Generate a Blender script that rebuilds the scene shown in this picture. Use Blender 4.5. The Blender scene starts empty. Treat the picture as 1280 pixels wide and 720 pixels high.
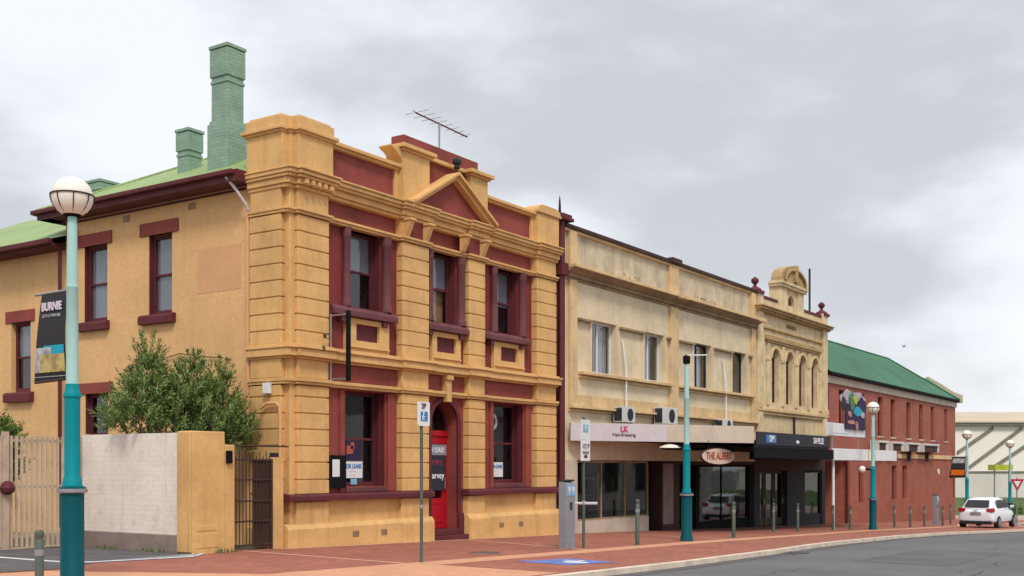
import bpy, bmesh, math, random
from mathutils import Vector, Matrix
random.seed(7)
R = math.radians
C = bpy.context.scene.collection
S = bpy.context.scene

# ---------------------------------------------------------------- camera, sky, sun, exposure
cam = bpy.data.cameras.new('camera'); co = bpy.data.objects.new('camera', cam); C.objects.link(co)
cam.sensor_width = 36; cam.lens = 39.18; cam.shift_y = 0.1742; cam.clip_end = 2000; cam.clip_start = 0.1
co.location = (0, 0, 1.8); co.rotation_euler = (R(90), 0, R(33.73 - 90)); S.camera = co
S.view_settings.view_transform = 'Standard'; S.view_settings.look = 'None'
S.view_settings.exposure = 0.60; S.view_settings.gamma = 1

SUN_EL, SUN_AZ = 50, 226          # azimuth clockwise from +Y
w = bpy.data.worlds.new('World'); S.world = w; w.use_nodes = True
nt = w.node_tree; N = nt.nodes; L = nt.links; N.clear()
def wn(t, **k):
    n = N.new(t)
    for a, b in k.items(): setattr(n, a, b)
    return n
out = wn('ShaderNodeOutputWorld'); bg = wn('ShaderNodeBackground'); bg.inputs[1].default_value = 0.088
sky = wn('ShaderNodeTexSky', sky_type='NISHITA', sun_disc=False); sky.sun_elevation = R(SUN_EL); sky.sun_rotation = R(SUN_AZ)
tc = wn('ShaderNodeTexCoord'); mp = wn('ShaderNodeMapping'); mp.inputs['Scale'].default_value = (1.0, 1.0, 2.6)
mp.inputs['Location'].default_value = (0.35, 1.9, 0.2)
n1 = wn('ShaderNodeTexNoise'); n1.inputs['Scale'].default_value = 1.9; n1.inputs['Detail'].default_value = 7; n1.inputs['Roughness'].default_value = 0.5
n1.inputs['Distortion'].default_value = 0.3
n2 = wn('ShaderNodeTexNoise'); n2.inputs['Scale'].default_value = 5.5; n2.inputs['Detail'].default_value = 8
cr = wn('ShaderNodeValToRGB'); cr.color_ramp.interpolation = 'EASE'
cr.color_ramp.elements[0].position = 0.38; cr.color_ramp.elements[0].color = (4.75, 4.92, 5.2, 1)
cr.color_ramp.elements[1].position = 0.585; cr.color_ramp.elements[1].color = (7.4, 7.58, 7.95, 1)
mixn = wn('ShaderNodeMix', data_type='FLOAT'); mixn.inputs[0].default_value = 0.34
L.new(tc.outputs['Generated'], mp.inputs[0]); L.new(mp.outputs[0], n1.inputs['Vector']); L.new(mp.outputs[0], n2.inputs['Vector'])
L.new(n1.outputs[0], mixn.inputs[2]); L.new(n2.outputs[0], mixn.inputs[3])
# one broad darker bank of cloud to the right, as cloud density that depends on direction
dp = wn('ShaderNodeVectorMath', operation='DOT_PRODUCT'); dp.inputs[1].default_value = (0.90, 0.31, 0.31)
mr = wn('ShaderNodeMapRange'); mr.inputs[1].default_value = 0.965; mr.inputs[2].default_value = 1.0; mr.inputs[3].default_value = 0.0; mr.inputs[4].default_value = 0.12
mr.interpolation_type = 'SMOOTHSTEP'
sb = wn('ShaderNodeMath', operation='SUBTRACT')
L.new(tc.outputs['Generated'], dp.inputs[0]); L.new(dp.outputs['Value'], mr.inputs[0])
hz = wn('ShaderNodeMapRange'); hz.inputs[1].default_value = 0.05; hz.inputs[2].default_value = 0.24; hz.inputs[3].default_value = 0.12; hz.inputs[4].default_value = 0.0
sz = wn('ShaderNodeSeparateXYZ'); L.new(tc.outputs['Generated'], sz.inputs[0]); L.new(sz.outputs['Z'], hz.inputs[0])
ah = wn('ShaderNodeMath', operation='ADD'); L.new(mixn.outputs[0], ah.inputs[0]); L.new(hz.outputs[0], ah.inputs[1]); L.new(ah.outputs[0], sb.inputs[0]); L.new(mr.outputs[0], sb.inputs[1]); L.new(sb.outputs[0], cr.inputs[0])
# overcast sky: brighter towards the zenith
sx = wn('ShaderNodeSeparateXYZ'); L.new(tc.outputs['Generated'], sx.inputs[0])
zr = wn('ShaderNodeMapRange'); zr.inputs[1].default_value = 0.38; zr.inputs[2].default_value = 0.95; zr.inputs[3].default_value = 1.0; zr.inputs[4].default_value = 1.55
L.new(sx.outputs['Z'], zr.inputs[0])
mu = wn('ShaderNodeVectorMath', operation='SCALE'); L.new(cr.outputs[0], mu.inputs[0]); L.new(zr.outputs[0], mu.inputs['Scale'])
mx = wn('ShaderNodeMix', data_type='RGBA'); mx.inputs[0].default_value = 0.93
L.new(sky.outputs[0], mx.inputs[6]); L.new(mu.outputs[0], mx.inputs[7]); L.new(mx.outputs[2], bg.inputs[0]); L.new(bg.outputs[0], out.inputs[0])

sl = bpy.data.lights.new('sun', 'SUN'); sl.energy = 1.5; sl.angle = R(12); sl.color = (1, 0.95, 0.88)
so = bpy.data.objects.new('sun', sl); C.objects.link(so)
sd = Vector((math.sin(R(SUN_AZ)) * math.cos(R(SUN_EL)), math.cos(R(SUN_AZ)) * math.cos(R(SUN_EL)), math.sin(R(SUN_EL))))
so.rotation_euler = (-sd).to_track_quat('-Z', 'Y').to_euler(); so.location = (0, -20, 40)

# ---------------------------------------------------------------- materials
M = {}
def mat(name, col, rough=0.75, var=0.12, vs=1.2, bump=0.15, bs=25, brick=None, streak=0.0, dirt=None, dirt_amt=0.0, metal=0.0, spec=0.3, corr=None, fine=0.06):
    """col: base colour. var: broad mottling. streak: vertical rain streaks. brick: (w, h, mortar colour or None, mortar size, tint)"""
    m = bpy.data.materials.new(name); m.use_nodes = True; t = m.node_tree; n = t.nodes; l = t.links
    b = n['Principled BSDF']; b.inputs['Roughness'].default_value = rough; b.inputs['Metallic'].default_value = metal
    b.inputs['Specular IOR Level'].default_value = spec
    g = n.new('ShaderNodeNewGeometry'); sp = n.new('ShaderNodeSeparateXYZ'); l.new(g.outputs['Position'], sp.inputs[0])
    def noise(scale, detail=5, vec=None, rough_=0.55):
        q = n.new('ShaderNodeTexNoise'); q.inputs['Scale'].default_value = scale; q.inputs['Detail'].default_value = detail; q.inputs['Roughness'].default_value = rough_
        l.new(vec if vec else g.outputs['Position'], q.inputs['Vector']); return q.outputs[0]
    def rng(sock, a, b_, c, d):
        q = n.new('ShaderNodeMapRange'); l.new(sock, q.inputs[0])
        for i, v in enumerate((a, b_, c, d)): q.inputs[i + 1].default_value = v
        return q.outputs[0]
    def mixc(f, c1, c2, mode='MIX'):
        q = n.new('ShaderNodeMix'); q.data_type = 'RGBA'; q.blend_type = mode
        if isinstance(f, (int, float)): q.inputs[0].default_value = f
        else: l.new(f, q.inputs[0])
        for i, c in ((6, c1), (7, c2)):
            if isinstance(c, tuple): q.inputs[i].default_value = (*c[:3], 1)
            else: l.new(c, q.inputs[i])
        return q.outputs[2]
    cur = tuple(col); height = None
    if brick:
        bw, bh, mc, ms, tint, flat = brick
        cv = n.new('ShaderNodeCombineXYZ')
        if flat:
            l.new(sp.outputs[0], cv.inputs[0]); l.new(sp.outputs[1], cv.inputs[1])
        else:
            ad = n.new('ShaderNodeMath'); ad.operation = 'ADD'; l.new(sp.outputs[0], ad.inputs[0]); l.new(sp.outputs[1], ad.inputs[1])
            l.new(ad.outputs[0], cv.inputs[0]); l.new(sp.outputs[2], cv.inputs[1])
        bt = n.new('ShaderNodeTexBrick'); l.new(cv.outputs[0], bt.inputs['Vector'])
        bt.inputs['Scale'].default_value = 1.0; bt.inputs['Brick Width'].default_value = bw; bt.inputs['Row Height'].default_value = bh
        bt.inputs['Mortar Size'].default_value = ms; bt.inputs['Mortar Smooth'].default_value = 0.3
        c1 = tuple(min(1, c * (1 + tint)) for c in col); c2 = tuple(c * (1 - tint) for c in col)
        bt.inputs['Color1'].default_value = (*c1, 1); bt.inputs['Color2'].default_value = (*c2, 1)
        bt.inputs['Mortar'].default_value = (*(mc if mc else tuple(c * 0.86 for c in col)), 1)
        cur = bt.outputs['Color']; height = bt.outputs['Fac']
    dk = tuple(c * (1 - 2.2 * var) for c in col)
    f = rng(noise(vs, 6), 0.42, 0.72, 0, 1)
    cur = mixc(f, cur, mixc(0.75, cur, dk) if not isinstance(cur, tuple) else dk)
    fb = rng(noise(bs * 0.6, 3), 0.3, 0.7, 1 - fine, 1 + fine)
    vm = n.new('ShaderNodeVectorMath'); vm.operation = 'SCALE'; l.new(cur, vm.inputs[0]); l.new(fb, vm.inputs['Scale']); cur = vm.outputs[0]
    if streak > 0:
        mp_ = n.new('ShaderNodeMapping'); mp_.inputs['Scale'].default_value = (3.2, 3.2, 0.22); l.new(g.outputs['Position'], mp_.inputs[0])
        sf = rng(noise(1.5, 6, mp_.outputs[0], 0.65), 0.52, 0.78, 0, streak)
        cur = mixc(sf, cur, dirt if dirt else tuple(c * 0.45 for c in col))
    if dirt and dirt_amt > 0:
        df = rng(noise(2.3, 8, None, 0.7), 0.55, 0.75, 0, dirt_amt)
        cur = mixc(df, cur, dirt)
    l.new(cur, b.inputs['Base Color'])
    bp = n.new('ShaderNodeBump'); bp.inputs['Strength'].default_value = bump; bp.inputs['Distance'].default_value = 0.02
    hs = noise(bs, 4)
    if corr:
        wv = n.new('ShaderNodeMath'); wv.operation = 'SINE'; m2 = n.new('ShaderNodeMath'); m2.operation = 'MULTIPLY'
        l.new(sp.outputs[corr[0]], m2.inputs[0]); m2.inputs[1].default_value = corr[1]; l.new(m2.outputs[0], wv.inputs[0]); hs = wv.outputs[0]
    if height is not None:
        ml = n.new('ShaderNodeMath'); ml.operation = 'MULTIPLY_ADD'; l.new(height, ml.inputs[0]); ml.inputs[1].default_value = -1.2; l.new(hs, ml.inputs[2]); hs = ml.outputs[0]
    l.new(hs, bp.inputs['Height']); l.new(bp.outputs[0], b.inputs['Normal'])
    M[name] = m; return m

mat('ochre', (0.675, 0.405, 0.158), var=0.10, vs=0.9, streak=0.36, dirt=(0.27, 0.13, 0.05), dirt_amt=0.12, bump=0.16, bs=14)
mat('ochre_brick', (0.72, 0.43, 0.19), var=0.08, vs=0.7, streak=0.22, dirt=(0.34, 0.17, 0.07), dirt_amt=0.10, bump=0.25, brick=(0.24, 0.086, (0.65, 0.39, 0.18), 0.006, 0.03, False), bs=20)
mat('ochre_patch', (0.65, 0.35, 0.17), var=0.05, bump=0.1)
mat('oxide', (0.27, 0.060, 0.046), var=0.14, streak=0.32, dirt=(0.16, 0.03, 0.025), bump=0.1)
mat('oxide_dark', (0.20, 0.034, 0.030), var=0.12, bump=0.08, rough=0.7)
mat('maroon', (0.115, 0.021, 0.026), var=0.14, rough=0.7, bump=0.06, streak=0.15, dirt=(0.2, 0.1, 0.1))
mat('plum', (0.145, 0.047, 0.053), var=0.16, rough=0.7, bump=0.06)
mat('door_red', (0.42, 0.008, 0.018), var=0.05, rough=0.35, bump=0.03)
mat('cream_wall', (0.70, 0.575, 0.385), var=0.09, vs=1.1, streak=0.38, dirt=(0.34, 0.26, 0.16), dirt_amt=0.16, bump=0.15, bs=16)
mat('cream_trim', (0.68, 0.48, 0.25), var=0.12, vs=1.5, streak=0.4, dirt=(0.30, 0.19, 0.09), bump=0.12)
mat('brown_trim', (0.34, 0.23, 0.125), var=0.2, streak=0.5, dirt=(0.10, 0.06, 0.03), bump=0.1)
mat('parapet_wall', (0.60, 0.49, 0.34), var=0.16, vs=1.4, streak=0.6, dirt=(0.24, 0.18, 0.12), dirt_amt=0.35, bump=0.2)
mat('fancy_cream', (0.69, 0.54, 0.32), var=0.14, vs=1.8, streak=0.45, dirt=(0.26, 0.18, 0.09), dirt_amt=0.2, bump=0.15)
mat('stone_gold', (0.45, 0.30, 0.13), var=0.2, vs=3, streak=0.5, dirt=(0.16, 0.11, 0.06), dirt_amt=0.3, bump=0.2)
mat('roof_green', (0.27, 0.37, 0.13), var=0.1, vs=0.8, rough=0.5, bump=0.7, corr=(1, 62), streak=0.0, dirt=(0.2, 0.25, 0.12), dirt_amt=0.3)
mat('roof_dark_green', (0.026, 0.135, 0.060), var=0.18, vs=0.35, rough=0.55, bump=0.6, corr=(0, 30), dirt=(0.03, 0.12, 0.06), dirt_amt=0.4)
mat('chimney_green', (0.25, 0.375, 0.29), var=0.13, vs=2.5, streak=0.4, dirt=(0.34, 0.33, 0.25), dirt_amt=0.6, bump=0.5, brick=(0.23, 0.08, (0.19, 0.31, 0.23), 0.008, 0.07, False))
mat('red_brick', (0.35, 0.102, 0.062), var=0.16, vs=0.8, bump=0.3, brick=(0.24, 0.086, (0.30, 0.12, 0.09), 0.008, 0.12, False), streak=0.15)
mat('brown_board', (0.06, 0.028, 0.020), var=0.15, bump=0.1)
mat('black_paint', (0.008, 0.008, 0.009), var=0.1, rough=0.8, bump=0.03, spec=0.1)
mat('charcoal', (0.035, 0.037, 0.045), var=0.1, rough=0.7, bump=0.04, spec=0.15)
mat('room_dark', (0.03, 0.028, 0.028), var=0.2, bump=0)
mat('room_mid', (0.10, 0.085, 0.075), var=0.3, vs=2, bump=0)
mat('curtain', (0.62, 0.64, 0.64), var=0.1, rough=0.9, bump=0.5, corr=(0, 50))
mat('blind_grey', (0.38, 0.41, 0.43), var=0.12, rough=0.9, bump=0.1)
mat('white_paint', (0.72, 0.72, 0.72), var=0.06, rough=0.4, bump=0.03, streak=0.12, dirt=(0.4, 0.38, 0.34))
mat('white_brick', (0.78, 0.69, 0.61), var=0.07, vs=1.1, streak=0.5, dirt=(0.56, 0.38, 0.25), dirt_amt=0.5, bump=0.25, brick=(0.48, 0.10, (0.70, 0.63, 0.58), 0.007, 0.02, False))
mat('grey_render', (0.27, 0.20, 0.18), var=0.12, vs=2, streak=0.3, dirt=(0.08, 0.07, 0.05), bump=0.3)
mat('fence_cream', (0.52, 0.40, 0.29), var=0.12, vs=2.5, rough=0.6, streak=0.3, dirt=(0.25, 0.15, 0.1), bump=0.04)
mat('iron', (0.055, 0.030, 0.022), var=0.2, rough=0.6, bump=0.1)
mat('teal', (0.0, 0.215, 0.25), var=0.05, rough=0.5, bump=0.02, spec=0.15, fine=0.03)
mat('teal_deep', (0.0, 0.075, 0.092), var=0.05, rough=0.5, bump=0.02, spec=0.15, fine=0.03)
mat('pale_teal', (0.36, 0.60, 0.57), var=0.05, rough=0.4, bump=0.02, spec=0.5, fine=0.03)
mat('post_green', (0.085, 0.11, 0.09), var=0.12, rough=0.5, bump=0.05)
mat('meter_grey', (0.24, 0.25, 0.28), var=0.06, rough=0.4, bump=0.02)
mat('sign_blue', (0.03, 0.16, 0.42), var=0.02, rough=0.4, bump=0)
mat('pale_blue', (0.22, 0.42, 0.60), var=0.05, rough=0.4, bump=0)
mat('paint_blue', (0.13, 0.20, 0.50), var=0.2, vs=3, rough=0.7, bump=0.05, dirt=(0.4, 0.25, 0.25), dirt_amt=0.4)
mat('paint_white', (0.70, 0.70, 0.74), var=0.15, vs=4, rough=0.7, bump=0.05)
mat('pavers', (0.325, 0.115, 0.075), var=0.12, vs=0.7, rough=0.85, bump=0.3, brick=(0.23, 0.115, (0.30, 0.12, 0.08), 0.010, 0.20, True), dirt=(0.20, 0.095, 0.07), dirt_amt=0.65)
mat('salmon', (0.58, 0.29, 0.17), var=0.08, vs=0.8, rough=0.85, bump=0.2, brick=(0.23, 0.115, (0.50, 0.25, 0.15), 0.007, 0.08, True), dirt=(0.45, 0.22, 0.14), dirt_amt=0.35)
mat('line_cream', (0.66, 0.40, 0.26), var=0.1, rough=0.85, bump=0.1)
mat('kerb', (0.66, 0.55, 0.44), var=0.12, vs=2, rough=0.85, bump=0.2, dirt=(0.3, 0.24, 0.2), dirt_amt=0.4)
mat('asphalt', (0.140, 0.137, 0.138), var=0.10, vs=0.35, rough=0.9, bump=0.5, bs=70, dirt=(0.095, 0.093, 0.095), dirt_amt=0.7, fine=0.2)
mat('asphalt_patch', (0.122, 0.119, 0.12), var=0.10, vs=0.6, rough=0.9, bump=0.5, bs=70, fine=0.2)
mat('tar', (0.05, 0.048, 0.048), rough=0.8)
mat('iron_grey', (0.10, 0.09, 0.085), var=0.2, rough=0.6, bump=0.2)
mat('drive', (0.115, 0.105, 0.105), var=0.15, vs=1.2, rough=0.9, bump=0.5, bs=60, dirt=(0.06, 0.05, 0.05), dirt_amt=0.5, fine=0.15)
mat('earth', (0.16, 0.14, 0.11), var=0.2)
mat('grass', (0.08, 0.135, 0.035), var=0.25, vs=2, rough=0.95, bump=0.6, bs=8)
mat('bark', (0.13, 0.085, 0.055), var=0.2, bump=0.5)
mat('shed_white', (0.85, 0.79, 0.71), var=0.03, vs=0.3, rough=0.6, bump=0.05)
mat('sign_cream', (0.66, 0.52, 0.40), var=0.1, vs=5, rough=0.6, bump=0.03)
mat('shed_roof', (0.52, 0.42, 0.30), var=0.08, vs=0.3, rough=0.6, bump=0.1)
mat('shed_wall', (0.68, 0.63, 0.57), var=0.05, vs=0.5)
mat('shed_dark', (0.22, 0.21, 0.18), var=0.1)
mat('lime', (0.45, 0.50, 0.05), var=0.15, vs=1)
mat('car_white', (0.74, 0.76, 0.80), var=0.01, rough=0.18, bump=0, spec=0.6, fine=0.0)
mat('car_black', (0.02, 0.02, 0.022), var=0.05, rough=0.5, bump=0)
mat('tail_red', (0.40, 0.015, 0.03), var=0.05, rough=0.2, bump=0, spec=0.6)
mat('sign_red', (0.40, 0.03, 0.06), var=0.05, rough=0.4, bump=0)
mat('sign_pink', (0.50, 0.06, 0.15), var=0.05, rough=0.5, bump=0)
mat('ink', (0.10, 0.03, 0.05), var=0.05, rough=0.5, bump=0)
mat('ink_rust', (0.42, 0.10, 0.06), var=0.1, rough=0.5, bump=0)
mat('lilac', (0.57, 0.52, 0.53), var=0.05, rough=0.5, bump=0.03, streak=0.2)
mat('fascia_beige', (0.56, 0.47, 0.37), var=0.08, rough=0.6, bump=0.04, streak=0.25, dirt=(0.3, 0.22, 0.16))
mat('banner_black', (0.022, 0.021, 0.022), var=0.05, rough=0.6, bump=0.02)
mat('banner_type', (0.62, 0.56, 0.66), var=0.02, rough=0.6, bump=0)
mat('banner_cyan', (0.01, 0.33, 0.46), var=0.1, rough=0.6, bump=0)
mat('banner_yellow', (0.50, 0.42, 0.16), var=0.3, vs=9, rough=0.6, bump=0, dirt=(0.55, 0.55, 0.5), dirt_amt=0.6)
mat('banner_grey', (0.45, 0.47, 0.48), var=0.25, vs=8, rough=0.6, bump=0)
mat('banner_orange', (0.75, 0.16, 0.01), var=0.1, vs=5, rough=0.6, bump=0)
mat('metal', (0.35, 0.36, 0.38), var=0.1, rough=0.4, metal=0.6, bump=0.02)
mat('ac_white', (0.60, 0.59, 0.55), var=0.06, rough=0.5, bump=0.03, streak=0.2)
mat('poster_mix', (0.09, 0.22, 0.12), var=0.2, vs=3, bump=0)
mat('poster_cloth', (0.45, 0.40, 0.45), var=0.3, vs=3, bump=0)
mat('poster_dark', (0.035, 0.02, 0.06), var=0.2, vs=3, bump=0)
mat('poster_skin', (0.50, 0.24, 0.20), var=0.2, vs=3, bump=0)
mat('copper_green', (0.12, 0.22, 0.15), var=0.1)

def leafmat(name, c1, c2, c3):
    m = bpy.data.materials.new(name); m.use_nodes = True; t = m.node_tree; n = t.nodes; l = t.links; b = n['Principled BSDF']
    b.inputs['Roughness'].default_value = 0.55; b.inputs['Specular IOR Level'].default_value = 0.3
    g = n.new('ShaderNodeNewGeometry'); r = n.new('ShaderNodeValToRGB')
    r.color_ramp.elements[0].color = (*c1, 1); r.color_ramp.elements[1].color = (*c3, 1)
    e = r.color_ramp.elements.new(0.5); e.color = (*c2, 1)
    l.new(g.outputs['Random Per Island'], r.inputs[0]); l.new(r.outputs[0], b.inputs['Base Color'])
    tr = n.new('ShaderNodeBsdfTranslucent'); l.new(r.outputs[0], tr.inputs[0]); mx_ = n.new('ShaderNodeMixShader'); mx_.inputs[0].default_value = 0.25
    l.new(b.outputs[0], mx_.inputs[1]); l.new(tr.outputs[0], mx_.inputs[2]); l.new(mx_.outputs[0], n['Material Output'].inputs[0])
    M[name] = m
leafmat('leaf', (0.05, 0.11, 0.025), (0.13, 0.21, 0.05), (0.32, 0.37, 0.13))
leafmat('leaf_light', (0.05, 0.11, 0.02), (0.09, 0.17, 0.03), (0.20, 0.26, 0.06))

def glassmat(name, tint=0.7, boost=1.0):
    m = bpy.data.materials.new(name); m.use_nodes = True; t = m.node_tree; n = t.nodes; l = t.links; n.remove(n['Principled BSDF'])
    tr = n.new('ShaderNodeBsdfTransparent'); tr.inputs[0].default_value = (tint, tint, tint * 1.03, 1)
    gl = n.new('ShaderNodeBsdfGlossy'); gl.inputs['Roughness'].default_value = 0.03; gl.inputs[0].default_value = (0.9, 0.93, 0.95, 1)
    fr = n.new('ShaderNodeFresnel'); g2 = n.new('ShaderNodeNewGeometry'); io = n.new('ShaderNodeMapRange'); io.inputs[3].default_value = 1.5; io.inputs[4].default_value = 1 / 1.5
    l.new(g2.outputs['Backfacing'], io.inputs[0]); l.new(io.outputs[0], fr.inputs[0])
    mu_ = n.new('ShaderNodeMath'); mu_.operation = 'MULTIPLY'; mu_.inputs[1].default_value = boost; mu_.use_clamp = True
    mx_ = n.new('ShaderNodeMixShader'); l.new(fr.outputs[0], mu_.inputs[0]); l.new(mu_.outputs[0], mx_.inputs[0]); l.new(tr.outputs[0], mx_.inputs[1]); l.new(gl.outputs[0], mx_.inputs[2])
    nz = n.new('ShaderNodeTexNoise'); nz.inputs['Scale'].default_value = 1.2; bp = n.new('ShaderNodeBump'); bp.inputs['Strength'].default_value = 0.05; bp.inputs['Distance'].default_value = 0.05
    g = n.new('ShaderNodeNewGeometry'); l.new(g.outputs['Position'], nz.inputs['Vector']); l.new(nz.outputs[0], bp.inputs['Height']); l.new(bp.outputs[0], gl.inputs['Normal'])
    l.new(mx_.outputs[0], n['Material Output'].inputs[0]); M[name] = m
glassmat('glass', 0.82, 1.0)
glassmat('shop_glass', 0.72, 0.75)
m = mat('globe', (0.80, 0.74, 0.64), var=0.02, rough=0.25, bump=0, fine=0.0)
m = mat('globe_lower', (0.66, 0.52, 0.40), var=0.05, rough=0.3, bump=0, fine=0.0)

# ---------------------------------------------------------------- helpers
PTS = [(-400, 6.0), (-60, 1.9), (0, .43), (17.8, 0), (29, -.27), (45, -.78), (60, -1.25), (84, -2.0), (110, -2.4), (900, -2.4)]
def zg(x):
    for (a, b), (c, e) in zip(PTS, PTS[1:]):
        if x <= c: return b + (e - b) * (x - a) / (c - a)
    return PTS[-1][1]

class MB:
    def __init__(s): s.bm = bmesh.new()
    def quad(s, *p):
        vs = [s.bm.verts.new(q) for q in p]; return s.bm.faces.new(vs)
    def box(s, x0, x1, y0, y1, z0, z1):
        x0, x1 = sorted((x0, x1)); y0, y1 = sorted((y0, y1)); z0, z1 = sorted((z0, z1))
        v = [s.bm.verts.new((x, y, z)) for x in (x0, x1) for y in (y0, y1) for z in (z0, z1)]
        for f in ((0, 1, 3, 2), (4, 6, 7, 5), (0, 4, 5, 1), (2, 3, 7, 6), (0, 2, 6, 4), (1, 5, 7, 3)): s.bm.faces.new([v[i] for i in f])
        return s
    def prism(s, pts, off):
        """closed 3-D polygon extruded by a vector"""
        off = Vector(off); a = [s.bm.verts.new(p) for p in pts]; b = [s.bm.verts.new(Vector(p) + off) for p in pts]; k = len(pts)
        s.bm.faces.new(a); s.bm.faces.new(b[::-1])
        for i in range(k): s.bm.faces.new((a[i], b[i], b[(i + 1) % k], a[(i + 1) % k]))
        return s
    def tube(s, pts, r, n=8, caps=True):
        pts = [Vector(p) for p in pts]; rings = []; rr = r if isinstance(r, (list, tuple)) else [r] * len(pts)
        for i, p in enumerate(pts):
            d = (pts[min(i + 1, len(pts) - 1)] - pts[max(i - 1, 0)]).normalized()
            u = d.cross(Vector((0, 0, 1)) if abs(d.z) < 0.9 else Vector((1, 0, 0))).normalized(); v = d.cross(u)
            rings.append([s.bm.verts.new(p + (u * math.cos(a) + v * math.sin(a)) * rr[i]) for a in [2 * math.pi * k / n for k in range(n)]])
        for a, b in zip(rings, rings[1:]):
            for k in range(n): s.bm.faces.new((a[k], a[(k + 1) % n], b[(k + 1) % n], b[k]))
        if caps: s.bm.faces.new(rings[0]); s.bm.faces.new(rings[-1])
        return s
    def lathe(s, c, prof, n=20):
        c = Vector(c); rings = []
        for r, z in prof: rings.append([s.bm.verts.new(c + Vector((max(r, 1e-4) * math.cos(2 * math.pi * k / n), max(r, 1e-4) * math.sin(2 * math.pi * k / n), z))) for k in range(n)])
        for a, b in zip(rings, rings[1:]):
            for k in range(n): s.bm.faces.new((a[k], a[(k + 1) % n], b[(k + 1) % n], b[k]))
        s.bm.faces.new(rings[0]); s.bm.faces.new(rings[-1]); return s
    def ball(s, c, r, n=20, sz=1.0, lo=0, hi=1):
        k = 12; prof = [(r * math.sin(math.pi * (1 - t / k)), r * sz * math.cos(math.pi * (1 - t / k))) for t in range(int(lo * k), int(hi * k) + 1)]
        return s.lathe(c, prof, n)
    def wall(s, ax, u0, u1, z0, z1, face, depth, holes=()):
        """wall with rectangular openings (u0,u1,z0,z1); ax 'x' faces -Y, ax 'y' faces -X"""
        T = (lambda u, z, d: (u, face + d, z)) if ax == 'x' else (lambda u, z, d: (face + d, u, z))
        us = sorted({u0, u1, *[h[0] for h in holes], *[h[1] for h in holes]}); us = [u for u in us if u0 <= u <= u1]
        zs = sorted({z0, z1, *[h[2] for h in holes], *[h[3] for h in holes]}); zs = [z for z in zs if z0 <= z <= z1]
        for a, b in zip(us, us[1:]):
            for c, d in zip(zs, zs[1:]):
                mu_, mz = (a + b) / 2, (c + d) / 2
                if any(h[0] < mu_ < h[1] and h[2] < mz < h[3] for h in holes): continue
                s.quad(T(a, c, 0), T(b, c, 0), T(b, d, 0), T(a, d, 0)); s.quad(T(a, c, depth), T(b, c, depth), T(b, d, depth), T(a, d, depth))
        for h in list(holes) + [(u0, u1, z0, z1)]:
            a, b, c, d = h[:4]
            s.quad(T(a, c, 0), T(a, c, depth), T(a, d, depth), T(a, d, 0)); s.quad(T(b, c, 0), T(b, c, depth), T(b, d, depth), T(b, d, 0))
            s.quad(T(a, c, 0), T(b, c, 0), T(b, c, depth), T(a, c, depth)); s.quad(T(a, d, 0), T(b, d, 0), T(b, d, depth), T(a, d, depth))
        return s
    def arch(s, u0, u1, z0, z1, c, r, zs, face, depth, n=16):
        """front wall panel with a round-headed opening of radius r about (c, zs), open down to z0"""
        P_ = lambda u, z, d: (u, face + d, z)
        if u0 < c - r: s.box(u0, c - r, face, face + depth, z0, z1)
        if c + r < u1: s.box(c + r, u1, face, face + depth, z0, z1)
        pts = [(c - r * math.cos(math.pi * k / n), zs + r * math.sin(math.pi * k / n)) for k in range(n + 1)]
        for (a, za), (b, zb) in zip(pts, pts[1:]):
            s.quad(P_(a, za, 0), P_(b, zb, 0), P_(b, z1, 0), P_(a, z1, 0)); s.quad(P_(a, za, 0), P_(b, zb, 0), P_(b, zb, depth), P_(a, za, depth))
            s.quad(P_(a, za, depth), P_(b, zb, depth), P_(b, z1, depth), P_(a, z1, depth)); s.quad(P_(a, z1, 0), P_(b, z1, 0), P_(b, z1, depth), P_(a, z1, depth))
        return s
    def archband(s, c, r0, r1, zs, y0, y1, zlow=None, n=16):
        """a moulding that follows an arch, with straight legs down to zlow"""
        a = [(-math.cos(math.pi * k / n), math.sin(math.pi * k / n)) for k in range(n + 1)]
        if zlow is not None: s.box(c - r1, c - r0, y0, y1, zlow, zs); s.box(c + r0, c + r1, y0, y1, zlow, zs)
        for (ax_, az), (bx_, bz) in zip(a, a[1:]):
            s.prism([(c + ax_ * r0, y0, zs + az * r0), (c + bx_ * r0, y0, zs + bz * r0), (c + bx_ * r1, y0, zs + bz * r1), (c + ax_ * r1, y0, zs + az * r1)], (0, y1 - y0, 0))
        return s
    def archplate(s, c, r, z0, zs, y, n=16, x0=None):
        p = [(c - r, y, z0), (c + r, y, z0)] + [(c + r * math.cos(math.pi * k / n), y, zs + r * math.sin(math.pi * k / n)) for k in range(n + 1)]
        s.bm.faces.new([s.bm.verts.new(q) for q in p]); return s
    def clusters(s):
        bm = s.bm; bm.verts.ensure_lookup_table(); seen = set(); isl = []
        for v in bm.verts:
            if v.index in seen: continue
            st = [v]; seen.add(v.index); g = []
            while st:
                q = st.pop(); g.append(q)
                for e in q.link_edges:
                    o_ = e.other_vert(q)
                    if o_.index not in seen: seen.add(o_.index); st.append(o_)
            lo = [min(x.co[i] for x in g) - .03 for i in range(3)]; hi = [max(x.co[i] for x in g) + .03 for i in range(3)]
            isl.append([lo, hi, g])
        ch = True
        while ch:
            ch = False; res = []
            for a in isl:
                for b in res:
                    if all(a[0][i] <= b[1][i] and b[0][i] <= a[1][i] for i in range(3)):
                        b[0] = [min(p_, q_) for p_, q_ in zip(a[0], b[0])]; b[1] = [max(p_, q_) for p_, q_ in zip(a[1], b[1])]; b[2] += a[2]; ch = True; break
                else: res.append(a)
            isl = res
        return [c_[2] for c_ in isl]
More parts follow.
